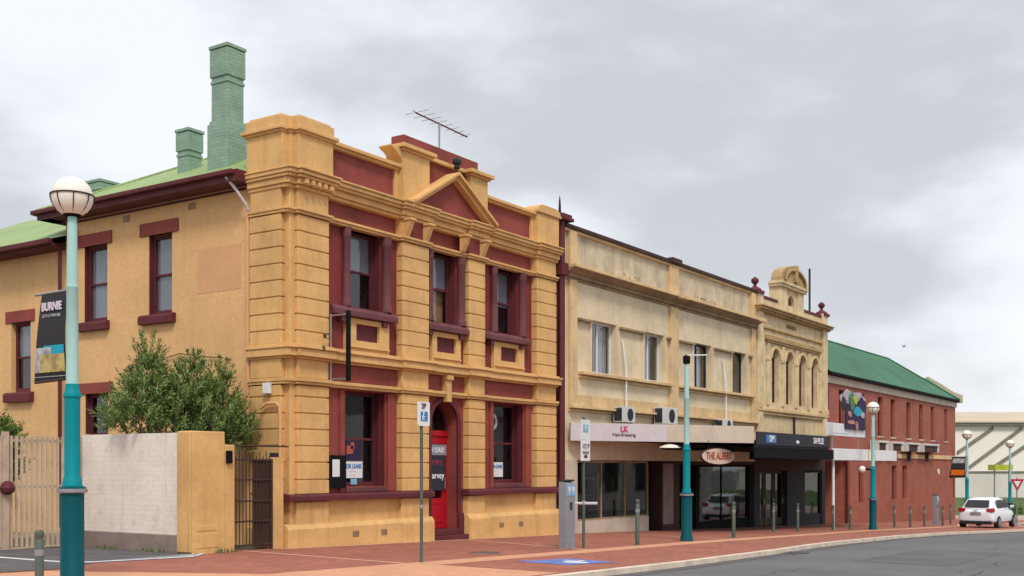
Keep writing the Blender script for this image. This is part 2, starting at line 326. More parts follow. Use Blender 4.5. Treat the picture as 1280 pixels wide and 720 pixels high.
    def build(s, name, m, parent=None, **k):
        s.bm.verts.index_update()
        if parent and name not in ('paling', 'bar', 'foliage', 'grating', 'fascia_joint', 'insulator', 'display_stand', 'display_garment', 'stem'):
            cl = s.clusters()
            if len(cl) > 1:
                first = None; keep = [{v.index for v in c_} for c_ in cl]
                for ks in keep:
                    n_ = MB(); n_.bm.free(); n_.bm = s.bm.copy(); n_.bm.verts.ensure_lookup_table()
                    bmesh.ops.delete(n_.bm, geom=[v for v in n_.bm.verts if v.index not in ks], context='VERTS')
                    o = n_._build(name, m, parent, **k); first = first or o
                s.bm.free(); return first
        return s._build(name, m, parent, **k)
    def _build(s, name, m, parent=None, bevel=0, smooth=False, kind=None, label=None, weld=True):
        bm = s.bm
        if weld: bmesh.ops.remove_doubles(bm, verts=bm.verts, dist=1e-5)
        bmesh.ops.recalc_face_normals(bm, faces=bm.faces)
        if parent:
            r = parent
            while r.parent: r = r.parent
            bmesh.ops.translate(bm, verts=bm.verts, vec=-r.location)
        me = bpy.data.meshes.new(name); bm.to_mesh(me); bm.free(); me.materials.append(M[m])
        if smooth:
            me.shade_smooth()
            if smooth != 'all': me.set_sharp_from_angle(angle=R(40))
        o = bpy.data.objects.new(name, me); C.objects.link(o)
        if parent: o.parent = parent
        if bevel:
            b = o.modifiers.new('bevel', 'BEVEL'); b.width = bevel; b.segments = 2; b.limit_method = 'ANGLE'; b.angle_limit = R(50)
        if kind: o['kind'] = kind
        if label: o['label'] = label
        return o

def tag(o, label, cat, group=None):
    o['label'] = label; o['category'] = cat
    if group: o['group'] = group
    return o
def thing(name, label, cat, loc=(0, 0, 0), group=None):
    o = bpy.data.objects.new(name, None); C.objects.link(o); o.location = loc; o.empty_display_size = 0.3
    return tag(o, label, cat, group)
def solo(o, origin):
    """move a one-mesh thing's origin to its base"""
    o.data.transform(Matrix.Translation(-Vector(origin))); o.location = origin; return o
def copy_tree(o, parent=None):
    c = o.copy(); C.objects.link(c); c.parent = parent
    for ch in [x for x in bpy.data.objects if x.parent == o]: copy_tree(ch, c)
    return c
def text(s, m, parent, loc, size, axis='x', name='lettering', extrude=0.004, sx=1.0, align='CENTER', bold=0.0, rz=None, flat=False):
    cu = bpy.data.curves.new(name, 'FONT'); cu.body = s; cu.size = size; cu.align_x = align; cu.align_y = 'CENTER'; cu.extrude = extrude; cu.offset = bold
    t = bpy.data.objects.new(name, cu); C.objects.link(t)
    t.rotation_euler = (0 if flat else R(90), 0, (R(-90) if axis == 'y' else 0) if rz is None else rz); t.scale = (sx, 1, 1); t.location = loc
    bpy.context.view_layer.update()
    me = bpy.data.meshes.new_from_object(t.evaluated_get(bpy.context.evaluated_depsgraph_get())); me.transform(t.matrix_world)
    bpy.data.objects.remove(t); bpy.data.curves.remove(cu)
    if parent:
        r = parent
        while r.parent: r = r.parent
        me.transform(Matrix.Translation(-r.location))
    me.materials.clear(); me.materials.append(M[m]); me.name = name
    o = bpy.data.objects.new(name, me); C.objects.link(o); o.parent = parent
    return o

def sheet(name, m, pts, dz, kind='structure', parent=None):
    """a flat-lying polygon that follows the fall of the street"""
    bm = bmesh.new(); bm.faces.new([bm.verts.new((x, y, 0)) for x, y in pts])
    for x, _ in PTS:
        bmesh.ops.bisect_plane(bm, geom=bm.verts[:] + bm.edges[:] + bm.faces[:], plane_co=(x, 0, 0), plane_no=(1, 0, 0))
    for v in bm.verts: v.co.z = zg(v.co.x) + dz
    bmesh.ops.triangulate(bm, faces=bm.faces); bmesh.ops.recalc_face_normals(bm, faces=bm.faces)
    for f in bm.faces:
        if f.normal.z < 0: f.normal_flip()
    me = bpy.data.meshes.new(name); bm.to_mesh(me); bm.free(); me.materials.append(M[m])
    o = bpy.data.objects.new(name, me); C.objects.link(o)
    if kind: o['kind'] = kind
    return o

# ---------------------------------------------------------------- ground, road, pavement
sheet('ground', 'earth', [(-400, -400), (900, -400), (900, 500), (-400, 500)], -0.20)
KERB = [(-60, 9.0), (0, 9.1), (14, 9.2), (20, 9.22), (26, 9.5), (32, 10.0), (40, 10.35), (47, 10.2), (52, 9.5), (57, 9.0), (62, 9.3), (66, 10.6), (70, 12.0), (86, 12.6)]
sheet('road', 'asphalt', [(-60, -7)] + [(x, y) for x, y in KERB] + [(90, 12.8), (90, -60), (78, -60), (78, -7)], -0.10)
W = 0.18
inner = [(x, y + W) for x, y in KERB]
sheet('footpath', 'pavers', [(x, y) for x, y in inner] + [(86, 30), (83.6, 30), (83.6, 17.9), (-60, 17.9)], 0)
for a, b in (('kerb', 0.002),):
    mb = MB()
    for (x0, y0), (x1, y1) in zip(KERB, KERB[1:]):
        n = max(1, int((x1 - x0) / 1.0)) if x1 > -5 else 1
        for k in range(n):
            a0, a1 = k / n, (k + 1) / n - 0.003
            p = [(x0 + (x1 - x0) * t, y0 + (y1 - y0) * t) for t in (a0, a1)]
            z0, z1 = zg(p[0][0]) + b, zg(p[1][0]) + b
            mb.prism([(p[0][0], p[0][1], z0), (p[1][0], p[1][1], z1), (p[1][0], p[1][1] + W, z1), (p[0][0], p[0][1] + W, z0)], (0, 0, -0.3))
    mb.build('kerb', 'kerb', kind='structure')
# gutter strip of paler concrete along the kerb
g1 = [(x, y - 0.35) for x, y in KERB]
sheet('gutter', 'drive', g1 + [(x, y + 0.02) for x, y in KERB[::-1]], -0.095)
for k, pl_ in enumerate([[(24, 5.2), (31, 5.3), (31.1, 7.4), (24.2, 7.3)], [(40, 6.9), (52, 6.4), (52.2, 7.5), (40.1, 8.1)], [(17.5, 2.0), (22, 2.0), (22, 4.4), (17.4, 4.3)]]):
    sheet('road_patch', 'asphalt_patch', pl_, -0.096)
rk = random.Random(12)
for k in range(5):
    x, y = rk.uniform(16, 50), rk.uniform(3, 8); pts = [(x, y)]
    for j in range(9): x += rk.uniform(.4, 1.1); y += rk.uniform(-.28, .28); pts.append((x, y))
    wds = [rk.uniform(.006, .016) for _ in pts]; sheet('road_crack', 'tar', pts + [(a, b - w__) for (a, b), w__ in zip(pts[::-1], wds)], -0.092)
dc = thing('drain_cover', 'round iron access cover set in the footpath paving near the parking sign', 'drain cover', (19.3, 13.6, zg(19.3)))
c = MB(); c.lathe((19.3, 13.6, zg(19.3) - .02), [(.34, 0), (.34, .028), (.30, .028), (.30, .022), (0.01, .022)], 24); c.build('cover', 'iron_grey', dc)
gg = thing('gutter_grate', 'iron stormwater grate in the gutter along the kerb', 'grate', (26, 9.3, zg(26)))
c = MB(); 
for k in range(9): c.box(25.5 + k * .11, 25.55 + k * .11, 9.08, 9.44, zg(26) - .10, zg(26) - .085)
c.box(25.44, 26.5, 9.02, 9.08, zg(26) - .10, zg(26) - .083); c.box(25.44, 26.5, 9.44, 9.49, zg(26) - .10, zg(26) - .083); c.build('grating', 'iron_grey', gg)
# salmon paving: apron near the camera, the running band and the strip far left
sheet('pavement_apron', 'salmon', [(-20, 9.5), (15.6, 9.5), (15.72, 12.75), (12.2, 12.7), (10.3, 15.6), (-20, 15.9)], 0.004)
sheet('pavement_band', 'salmon', [(15.722, 12.05), (30, 12.15), (45, 12.75), (60, 12.2), (66, 13.4), (66, 13.9), (60, 12.75), (45, 13.25), (30, 12.75), (15.722, 12.748)], 0.004)
for k, (xa, xb) in enumerate([(16.15, 15.55), (23.95, 22.1), (31.5, 30.3), (39.3, 38.4), (47.2, 46.4)]):
    sheet('pavement_line', 'line_cream', [(xa, 17.55), (xb, 12.76), (xb + .11, 12.76), (xa + .11, 17.55)], 0.004)
sheet('pavement_edge', 'line_cream', [(17.2, 17.42), (29, 17.42), (29, 17.56), (17.2, 17.56)], 0.004)
sheet('driveway', 'drive', [(-20, 21.6), (14.69, 21.6), (14.69, 17.3), (13.9, 16.7), (12.0, 16.6), (10.6, 15.75), (-20, 16.0)], 0.008)
sheet('driveway_strip', 'paint_white', [(11.45, 21.0), (11.62, 21.0), (11.72, 17.1), (12.05, 16.78), (14.3, 16.75), (15.0, 17.33), (14.9, 17.33), (14.1, 16.6), (11.9, 16.62), (11.55, 17.05)], 0.012)
sheet('yard_ground', 'earth', [(-20, 21.6), (-20, 60), (17.8, 60), (17.8, 17.9), (15.5, 17.9), (14.9, 17.9), (14.9, 21.6)], 0.0)
# painted wheelchair-bay marking on the footpath
dis = thing('pavement_marking', 'blue painted parking symbol with white figure on the red footpath near the kerb', 'road marking', (18.2, 10.75, zg(18.2)))
mm = MB(); z = lambda x: zg(x) + 0.006
def gq(mb, pts, dz):
    mb.bm.faces.new([mb.bm.verts.new((x, y, zg(x) + dz)) for x, y in pts])
gq(mm, [(17.5, 11.6), (17.35, 10.35), (18.7, 10.1), (18.95, 11.3)], 0.006); mm.build('blue_panel', 'paint_blue', dis)
mm = MB()
gq(mm, [(18.05 + .22 * math.cos(t), 10.62 + .26 * math.sin(t)) for t in [2 * math.pi * k / 14 for k in range(14)]], 0.010)
gq(mm, [(18.2, 10.66), (18.62, 10.7), (18.62, 10.8), (18.2, 10.78)], 0.0105)
gq(mm, [(18.3, 10.8), (18.42, 10.8), (18.42, 11.05), (18.3, 11.05)], 0.010); mm.build('white_figure', 'paint_white', dis)

# ---------------------------------------------------------------- windows
def sash(parent, ax, u0, u1, z0, z1, face, fm='maroon', fw=0.07, back='blind', rail=0.5, deep=0.35, bars=0):
    """double-hung window standing at depth `face`: frame mesh with pane and blind as sub-parts"""
    T = (lambda mb, a, b, d0, d1, c, d: mb.box(a, b, face + d0, face + d1, c, d)) if ax == 'x' else (lambda mb, a, b, d0, d1, c, d: mb.box(face + d0, face + d1, a, b, c, d))
    f = MB(); zr_ = z0 + (z1 - z0) * rail
    T(f, u0, u0 + fw, 0, .065, z0, z1); T(f, u1 - fw, u1, 0, .065, z0, z1); T(f, u0 + fw, u1 - fw, 0, .065, z1 - fw, z1); T(f, u0 + fw, u1 - fw, 0, .065, z0, z0 + fw * 1.3)
    T(f, u0 + fw, u1 - fw, .01, .062, zr_ - .025, zr_ + .03)
    for k in range(bars): uu = u0 + (u1 - u0) * (k + 1) / (bars + 1); T(f, uu - .02, uu + .02, .015, .07, z0 + fw, z1 - fw)
    fo = f.build('window', fm, parent, bevel=0.006)
    p = MB(); T(p, u0 + fw, u1 - fw, .045, .051, z0 + fw, z1 - fw); p.build('pane', 'glass', fo)
    if back == 'blind':
        q = MB(); T(q, u0 + .02, u1 - .02, .07, .075, z0 + (z1 - z0) * random.uniform(.0, .06), z1 - .02); q.build('blind', 'blind_grey', fo)
    elif back == 'half':
        q = MB(); T(q, u0 + .02, u1 - .02, .07, .075, zr_ - random.uniform(-.1, .2), z1 - .02); q.build('blind', 'blind_grey', fo)
    q = MB()
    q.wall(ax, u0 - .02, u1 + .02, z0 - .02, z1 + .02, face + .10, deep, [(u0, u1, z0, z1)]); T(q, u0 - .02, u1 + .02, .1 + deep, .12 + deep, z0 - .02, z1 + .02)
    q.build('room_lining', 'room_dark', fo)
    return fo

# ================================================================ BANK BUILDING (ochre and oxide)
bank = thing('bank_building', 'two-storey ochre and oxide-red Victorian bank with pediment and rusticated pilasters on the corner', 'building', (17.8, 17.7, 0))
FY = 17.9
PIL = [(17.95, 18.95), (21.60, 22.67), (24.42, 25.18), (27.85, 28.95)]
BAY = [(18.95, 21.60), (22.67, 24.42), (25.18, 27.85)]
# masonry core
c = MB()
c.box(17.87, 18.95, 17.85, 18.35, -.6, 8.6)
for a, b in PIL[1:]: c.box(a, b if b < 28.9 else 29.2, FY, 18.35, -.6, 8.6)
for a, b in BAY:
    if a > 22 and a < 23: c.box(a, b, FY + .45, 18.4, 3.7, 8.6)
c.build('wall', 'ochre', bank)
for a, b in BAY: MB().box(a + .001, b - .001, FY + .03, 18.3, 7.50, 8.45).build('frieze_panel', 'oxide', bank)
# dado walls below the windows
c = MB(); c.box(18.95, 21.6, 17.82, 18.3, -.6, 1.02); c.box(25.18, 27.85, 17.82, 18.3, -.6, 1.02)
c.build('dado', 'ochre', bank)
# plinth with splayed top
c = MB()
def plinth(x0, x1, yf, yb):
    c.prism([(x0, yb, -.7), (x0, yf, -.7), (x0, yf, .40), (x0, yf + .07, .50), (x0, yb, .52)], (x1 - x0, 0, 0))
plinth(17.56, 22.78, 17.60, 17.83); plinth(24.32, 29.06, 17.60, 17.83)
c.box(17.56, 17.84, 17.834, 19.0, -.7, .44)
for a, b in ((21.5, 22.74), (24.36, 25.28), (27.75, 29.04)): c.box(a, b, 17.57, 17.62, -.7, .38)
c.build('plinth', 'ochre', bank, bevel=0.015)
c = MB()
for x, z_ in ((19.75, .22), (20.77, .21), (25.83, .16), (26.82, .15)):
    c.box(x - .11, x + .11, 17.592, 17.61, z_ - .07, z_ + .07)
    for k in range(3): c.box(x - .10, x + .10, 17.585, 17.594, z_ - .05 + k * .04, z_ - .035 + k * .04)
c.build('vent_grille', 'brown_trim', bank)
# rusticated pilasters
def rust(mb, x0, x1, y0, y1, levels, g=.028, ins=.032):
    mb.box(x0 + ins, x1 - ins, y0 + ins, y1, levels[0], levels[-1])
    for a, b in zip(levels, levels[1:]): mb.box(x0, x1, y0, y1, a + g / 2, b - g / 2)
LOW = [1.17 + .0, 1.5, 1.89, 2.26, 2.63, 2.99, 3.36, 3.62]; UP = [4.52, 4.83, 5.20, 5.57, 5.94, 6.31, 6.68, 7.05, 7.42]
for i, (a, b) in enumerate(PIL):
    c = MB(); rust(c, a, b, 17.70, FY + .02, LOW); rust(c, a, b, 17.70, FY + .02, UP)
    c.box(a - .02, b + .02, 17.72, FY, -.5, 1.0); c.box(a + .01, b - .01, 17.71, FY + .02, 3.78, 4.2); c.box(a + .01, b - .01, 17.71, FY + .02, 7.54, 8.0)
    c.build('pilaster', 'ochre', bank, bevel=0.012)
c = MB(); rust(c, 17.68, 17.9, 17.97, 18.95, LOW); rust(c, 17.68, 17.9, 17.97, 18.95, UP)
c.box(17.70, 17.88, 17.97, 18.95, -.5, 1.17); c.box(17.69, 17.88, 17.98, 18.94, 3.78, 4.2); c.box(17.69, 17.88, 17.98, 18.94, 7.54, 8.0)
c.build('pilaster', 'ochre', bank, bevel=0.012)
c = MB(); c.box(17.80, 17.96, 17.80, 17.98, .4, 8.0); c.build('corner_shaft', 'ochre', bank, bevel=0.02)
# mouldings that run across the front and return round the corner
def band(mb, prof, x0, x1, yf=17.70, ret=True, rets=()):
    """prof: (projection, z0, z1) courses; breaks forward over pilasters by .07"""
    for pr, z0, z1 in prof:
        mb.box(17.70 - pr * .5 + .01 if ret else x0, x1, yf - pr + .10, FY + .05, z0, z1)
        for a, b in PIL:
            if a >= x0 - .1 and b <= x1 + .3: mb.box(a - pr * .5 - .02, b + pr * .5 * (b < 28) + .02, yf - pr, yf - pr + .12, z0 + .002, z1 - .002)
        if ret: mb.box(17.69 - pr * .5, 17.86, 17.72 - pr + .13, 18.97 + pr * .2, z0 + .001, z1 - .001)
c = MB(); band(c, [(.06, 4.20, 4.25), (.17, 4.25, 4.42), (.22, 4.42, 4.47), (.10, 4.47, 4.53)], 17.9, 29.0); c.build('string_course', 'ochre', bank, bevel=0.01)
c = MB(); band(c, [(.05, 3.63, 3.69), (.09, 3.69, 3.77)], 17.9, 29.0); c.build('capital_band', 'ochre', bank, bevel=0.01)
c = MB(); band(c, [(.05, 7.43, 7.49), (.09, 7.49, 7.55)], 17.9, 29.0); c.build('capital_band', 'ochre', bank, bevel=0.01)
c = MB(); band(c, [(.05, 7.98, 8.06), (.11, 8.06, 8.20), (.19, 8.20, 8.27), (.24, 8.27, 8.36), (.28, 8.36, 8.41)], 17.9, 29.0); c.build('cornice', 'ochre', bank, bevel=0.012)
c = MB()
for x0, x1 in ((17.62, 22.80), (24.30, 29.02)): c.prism([(x0, 17.60, 1.02), (x0, 17.60, 1.13), (x0, 17.66, 1.17), (x0, 17.95, 1.19), (x0, 17.95, 1.02)], (x1 - x0, 0, 0))
c.build('sill_band', 'maroon', bank, bevel=0.008)
# dentil blocks under the cornice of the corner pier
c = MB()
for k in range(5): c.box(18.0 + k * .2, 18.1 + k * .2, 17.50, 17.60, 8.08, 8.18)
c.build('dentil', 'ochre', bank)
# parapet
c = MB()
c.box(17.62, 18.35, 17.86, 18.98, 8.41, 9.42)
c.box(17.90, 19.0, 17.62, 18.3, 8.41, 9.42); c.box(17.78, 18.0, 17.76, 18.1, 8.41, 9.42)
for pr, z0, z1 in ((.05, 9.20, 9.25), (.10, 9.25, 9.33)):
    c.box(17.62 - pr, 18.3, 17.86 - pr * .6, 18.98 + pr, z0, z1); c.box(17.90 - pr * .6, 19.0 + pr, 17.62 - pr, 18.3, z0, z1); c.box(17.78 - pr * .7, 18.0, 17.76 - pr * .7, 18.1, z0, z1)
c.box(17.60, 18.3, 17.84, 19.0, 9.33, 9.56); c.box(17.88, 19.02, 17.60, 18.3, 9.33, 9.56); c.box(17.76, 18.1, 17.74, 18.1, 9.33, 9.56)
c.box(17.66, 18.25, 17.92, 18.93, 9.56, 9.62); c.box(17.95, 18.96, 17.66, 18.25, 9.56, 9.62)
# right end pier
c.box(27.80, 29.0, 17.64, 18.2, 8.41, 9.32); c.box(27.74, 29.06, 17.58, 18.26, 9.32, 9.40)
c.prism([(27.76, 17.60, 9.40), (27.80, 17.60, 9.50), (28.0, 17.60, 9.58), (28.8, 17.60, 9.58), (29.0, 17.60, 9.50), (29.04, 17.60, 9.40)], (0, .62, 0))
# centre piers
for a, b in ((21.55, 22.62), (24.42, 25.22)):
    c.box(a, b, 17.64, 18.2, 8.41, 9.66); c.box(a - .06, b + .06, 17.58, 18.22, 9.66, 9.72); c.box(a - .14, b + .14, 17.50, 18.26, 9.72, 9.82)
c.prism([(21.30, 17.66, 9.60), (21.12, 17.66, 9.68), (21.1, 17.66, 9.72), (21.6, 17.66, 9.72), (21.6, 17.66, 9.3), (21.5, 17.66, 9.45)], (0, .4, 0))
c.box(22.76, 24.28, 17.70, 18.2, 9.70, 9.80)
# copings of the side lengths
for a, b in ((19.0, 21.55), (25.22, 27.80)):
    c.box(a, b, 17.80, 18.2, 8.41, 8.50); c.box(a, b, 17.74, 18.2, 9.17, 9.23); c.box(a, b, 17.68, 18.26, 9.23, 9.32)
    c.box(a, a + .14, 17.78, 18.1, 8.5, 9.17); c.box(b - .14, b, 17.78, 18.1, 8.5, 9.17)
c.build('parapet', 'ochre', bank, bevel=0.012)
c = MB()
for a, b in ((19.14, 21.41), (25.36, 27.66)): c.box(a, b, 17.86, 18.15, 8.50, 9.17)
c.box(22.62, 24.42, 17.80, 18.15, 8.41, 9.70)
c.build('parapet_panel', 'oxide', bank)
c = MB(); c.box(21.75, 24.95, 17.78, 18.2, 9.824, 10.14); c.build('parapet_block', 'oxide', bank, bevel=0.015)
# pediment
c = MB(); PA = (23.52, 9.62)
def rake(xa, za, xb, zb, t, y0, y1, up=True):
    d = Vector((xb - xa, 0, zb - za)).normalized(); n_ = Vector((-d.z, 0, d.x)) * (1 if xb > xa else -1)
    if n_.z < 0: n_ = -n_
    a, b = Vector((xa, y0, za)), Vector((xb, y0, zb)); c.prism([a, b, b + n_ * t if False else Vector((xb, y0, zb + t / abs(d.x))), Vector((xa, y0, za + t / abs(d.x)))], (0, y1 - y0, 0))
for x0 in (21.72, 25.32):
    rake(x0, 8.27, PA[0], 9.32, .11, 17.44, 17.80); rake(x0, 8.38, PA[0], 9.43, .07, 17.34, 17.80)
c.build('pediment', 'ochre', bank, bevel=0.01)
c = MB(); c.prism([(21.9, 17.63, 8.41), (25.15, 17.63, 8.41), (23.52, 17.63, 9.38)], (0, .15, 0)); c.build('tympanum', 'oxide', bank)
# brackets below the pediment (two pairs)
c = MB()
for x in (21.72, 22.50, 24.10, 25.00):
    c.prism([(x - .09, 17.48, 8.0), (x - .09, 17.48, 7.90), (x - .09, 17.56, 7.72), (x - .09, 17.64, 7.56), (x - .09, 17.72, 7.50), (x - .09, 17.72, 8.0)], (.18, 0, 0))
    c.box(x - .12, x + .12, 17.44, 17.72, 7.93, 7.99)
c.build('bracket', 'ochre', bank, bevel=0.01)
c = MB()
for a, b in ((21.83, 22.39), (24.21, 24.89)): c.box(a, b, 17.685, 17.72, 7.58, 7.96)
c.build('bracket_panel', 'oxide_dark', bank)
# finial ornament on the apex
c = MB(); c.lathe((23.60, 17.50, 9.62), [(.06, 0), (.09, .05), (.06, .1), (.12, .16), (.12, .24), (.05, .3)], 10); c.build('apex_ornament', 'charcoal', bank)
# bay infill: red panels with openings
UPW = [(19.81, 20.97), (22.98, 24.08), (25.92, 27.08)]; LOWW = [(19.67, 21.15), None, (25.83, 27.40)]
for (a, b), (u0, u1) in zip(BAY, UPW):
    c = MB(); c.wall('x', a, b, 4.52, 7.44, FY, .42, [(u0, u1, 5.57, 7.44)]); c.build('bay_panel', 'oxide_dark', bank)
    sash(bank, 'x', u0, u1, 5.57, 7.44, FY + .24, fw=.07, back='half')
    c = MB(); c.box(u0, u0 + .012, FY + .02, FY + .24, 5.58, 7.43); c.box(u1 - .012, u1, FY + .02, FY + .24, 5.58, 7.43); c.build('jamb_lining', 'maroon', bank)
    c = MB(); c.prism([(max(a + .02, u0 - .72), 17.66, 5.34), (max(a + .02, u0 - .72), 17.66, 5.46), (max(a + .02, u0 - .72), 17.75, 5.56), (max(a + .02, u0 - .72), 18.2, 5.575), (max(a + .02, u0 - .72), 18.2, 5.34)], (min(b - .02, u1 + .42) - max(a + .02, u0 - .72), 0, 0))
    for k in range(2): c.box(max(a + .05, u0 - .4 + k * 1.5), max(a + .05, u0 - .4 + k * 1.5) + .16, 17.72, 17.9, 5.2, 5.34)
    c.build('window_sill', 'plum', bank, bevel=0.01)
    # colonnettes
    for x, wd in ((u0 - .13, .20), (u1 + .15, .24)):
        c = MB(); c.lathe((x, 17.83, 5.575), [(wd * .60, 0), (wd * .60, .12), (wd * .48, .18), (wd * .46, 1.6), (wd * .54, 1.63), (wd * .54, 1.70), (wd * .58, 1.86)], 14); c.build('colonnette', 'plum', bank, smooth=True)
    # apron below the sill
    ca = (u0 + u1) / 2 + .03; hw = .78 if b - a > 2 else .62
    c = MB(); c.wall('x', ca - hw, ca + hw, 4.54, 5.32, 17.80, .12, [(ca - .42, ca + .42, 4.80, 5.20)])
    c.box(ca - hw + .04, ca + hw - .04, 17.74, 17.82, 4.62, 4.66); c.build('apron', 'ochre', bank, bevel=0.008)
    c = MB(); c.box(ca - .42, ca + .42, 17.885, 17.91, 4.80, 5.20); c.build('apron_recess', 'maroon', bank)
for (a, b) in (BAY[0], BAY[2]):
    u0, u1 = LOWW[BAY.index((a, b))]
    c = MB(); c.wall('x', a, b, 1.16, 4.22, FY, .42, [(u0, u1, 1.32, 3.60)]); c.box(a + .02, b - .02, FY - .035, FY + .005, 3.80, 4.18)
    c.box(u0 - .18, u0 - .02, FY - .05, FY + .01, 1.2, 3.60); c.box(u1 + .06, u1 + .34, FY - .06, FY + .01, 1.2, 3.60)
    c.build('bay_panel', 'oxide', bank)
    sash(bank, 'x', u0, u1, 1.32, 3.60, FY + .30, fw=.08, back=None, deep=.9)
    c = MB(); c.box(u0, u0 + .012, FY + .02, FY + .3, 1.33, 3.59); c.box(u1 - .012, u1, FY + .02, FY + .3, 1.33, 3.59); c.box(u1 - .06, u1 - .012, FY + .12, FY + .18, 1.33, 3.59); c.build('jamb_lining', 'maroon', bank)
    c = MB(); c.box(u0 + .02, u1 + .05, 17.84, 18.22, 1.19, 1.30); c.build('window_sill', 'plum', bank, bevel=.01)
# door bay
DC, DR = 23.55, .60
c = MB(); c.arch(22.67, 24.42, -.2, 3.62, DC, DR, 2.93, FY, .42); c.box(22.69, 24.40, FY - .035, FY + .1, 3.80, 4.18); c.box(22.67, 24.42, FY, FY + .4, 3.62, 4.2); c.build('bay_panel', 'oxide', bank)
c = MB(); c.archband(DC, DR - .02, DR + .10, 2.93, FY - .06, FY + .02, zlow=.55); c.box(DC - DR - .12, DC - DR + .02, FY - .09, FY, -.2, .55); c.box(DC + DR - .02, DC + DR + .16, FY - .12, FY, -.2, .55); c.build('door_surround', 'maroon', bank, bevel=.008)
c = MB(); c.prism([(DC - .12, 17.72, 4.2), (DC + .12, 17.72, 4.2), (DC + .10, 17.70, 3.5), (DC - .10, 17.70, 3.5)], (0, .22, 0)); c.box(DC - .14, DC + .14, 17.66, 17.8, 4.08, 4.2); c.build('keystone', 'ochre', bank, bevel=.01)
dr = MB(); dy = FY + .34; dr.wall('x', DC - DR, DC + DR, .14, 2.62, dy, .06, [(DC - .38, DC + .38, .95, 2.3)])
dr.box(DC - .40, DC + .40, dy - .015, dy + .01, .30, .36); dr.box(DC - .40, DC + .40, dy - .015, dy + .01, .80, .86); dr.box(DC - .40, DC - .34, dy - .015, dy + .01, .36, .8); dr.box(DC + .34, DC + .40, dy - .015, dy + .01, .36, .8)
dr.box(DC - DR, DC + DR, dy - .05, dy + .06, 2.62, 2.76)
door = dr.build('door', 'door_red', bank, bevel=.006)
c = MB(); c.box(DC - .38, DC + .38, dy + .02, dy + .026, .95, 2.3); c.build('pane', 'glass', door)
c = MB(); c.tube([(DC + .44, dy - .05, 1.2), (DC + .44, dy - .05, 1.5)], .014); c.build('handle', 'metal', door)
fl = MB().archband(DC, DR - .07, DR, 2.93, dy, dy + .06, zlow=2.76).build('fanlight', 'maroon', bank)
MB().archplate(DC, DR - .05, 2.74, 2.93, dy + .03).build('pane', 'glass', fl)
c = MB(); c.box(DC - .75, DC + .75, dy + .5, dy + .52, .1, 3.7); c.box(DC - .75, DC - .7, dy + .07, dy + .5, .1, 3.7); c.box(DC + .7, DC + .75, dy + .07, dy + .5, .1, 3.7); c.build('room_lining', 'room_dark', bank)
c = MB(); c.box(22.79, 24.31, 17.62, 18.3, -.4, -.02); c.box(22.80, 24.30, 17.80, 18.3, -.02, .13); c.build('doorstep', 'maroon', bank, bevel=.01)
# side wall towards the yard, with the lower wing behind it
SX = 17.80
SW = [(21.74, 22.60, 5.50, 7.45), (24.22, 25.16, 5.50, 7.45), (24.18, 25.12, 1.6, 3.66)]
c = MB(); c.wall('y', 18.3, 25.95, -.6, 8.3, SX, .42, SW); c.build('side_wall', 'ochre_brick', bank)
c = MB(); c.wall('y', 25.95, 36, -.6, 7.75, SX + .16, .4, [(27.75, 28.65, 3.84, 5.76), (31.2, 32.1, 3.84, 5.76)]); c.build('wing_wall', 'ochre_brick', bank)
c = MB(); c.box(29.0, 29.2, 18.3, 26.0, -.8, 8.4); c.box(18.2, 29.0, 25.8, 26.0, -.6, 8.3); c.box(26.0, 26.2, 26, 36, -.6, 7.7); c.box(18.3, 26, 35.8, 36, -.6, 7.7); c.build('rear_wall', 'ochre_brick', bank)
for a, b, z0, z1 in SW: sash(bank, 'y', a, b, z0, z1, SX + .13, fw=.09, back='blind' if z0 > 3 else None); c = MB(); c.box(SX + .012, SX + .13, b - .014, b, z0, z1); c.box(SX + .012, SX + .13, a, a + .014, z0, z1); c.build('jamb_lining', 'maroon', bank)
for a, b in ((27.75, 28.65), (31.2, 32.1)): sash(bank, 'y', a, b, 3.84, 5.76, SX + .29, fw=.09, back='half')
for a, b, z0, z1, sx_ in ((21.50, 22.92, 7.45, 7.77, 0), (24.02, 25.42, 7.45, 7.77, 0), (23.98, 25.4, 3.66, 3.94, 0), (27.55, 28.9, 5.76, 6.08, .16), (31.0, 32.3, 5.76, 6.08, .16)):
    c = MB(); c.box(SX + sx_ - .035, SX + sx_ + .1, a, b, z0, z1); c.build('lintel', 'oxide', bank, bevel=.008)
for a, b, z0, z1, sx_ in ((21.60, 22.86, 5.27, 5.50, 0), (24.12, 25.34, 5.27, 5.50, 0), (27.6, 28.85, 3.56, 3.83, .16), (31.05, 32.25, 3.56, 3.83, .16)):
    c = MB(); c.prism([(SX + sx_ - .14, a, z0), (SX + sx_ - .14, a, z1 - .06), (SX + sx_ - .1, a, z1), (SX + sx_ + .2, a, z1), (SX + sx_ + .2, a, z0)], (0, b - a, 0)); c.build('window_sill', 'maroon', bank, bevel=.01)
c = MB(); c.box(SX - .006, SX + .01, 19.35, 20.85, 5.88, 6.92); c.build('painted_patch', 'ochre_patch', bank)
c = MB()
for y in (23.46, 21.02): c.box(SX - .012, SX + .02, y - .13, y + .13, 7.90, 8.06)
c.build('vent_grille', 'brown_trim', bank)
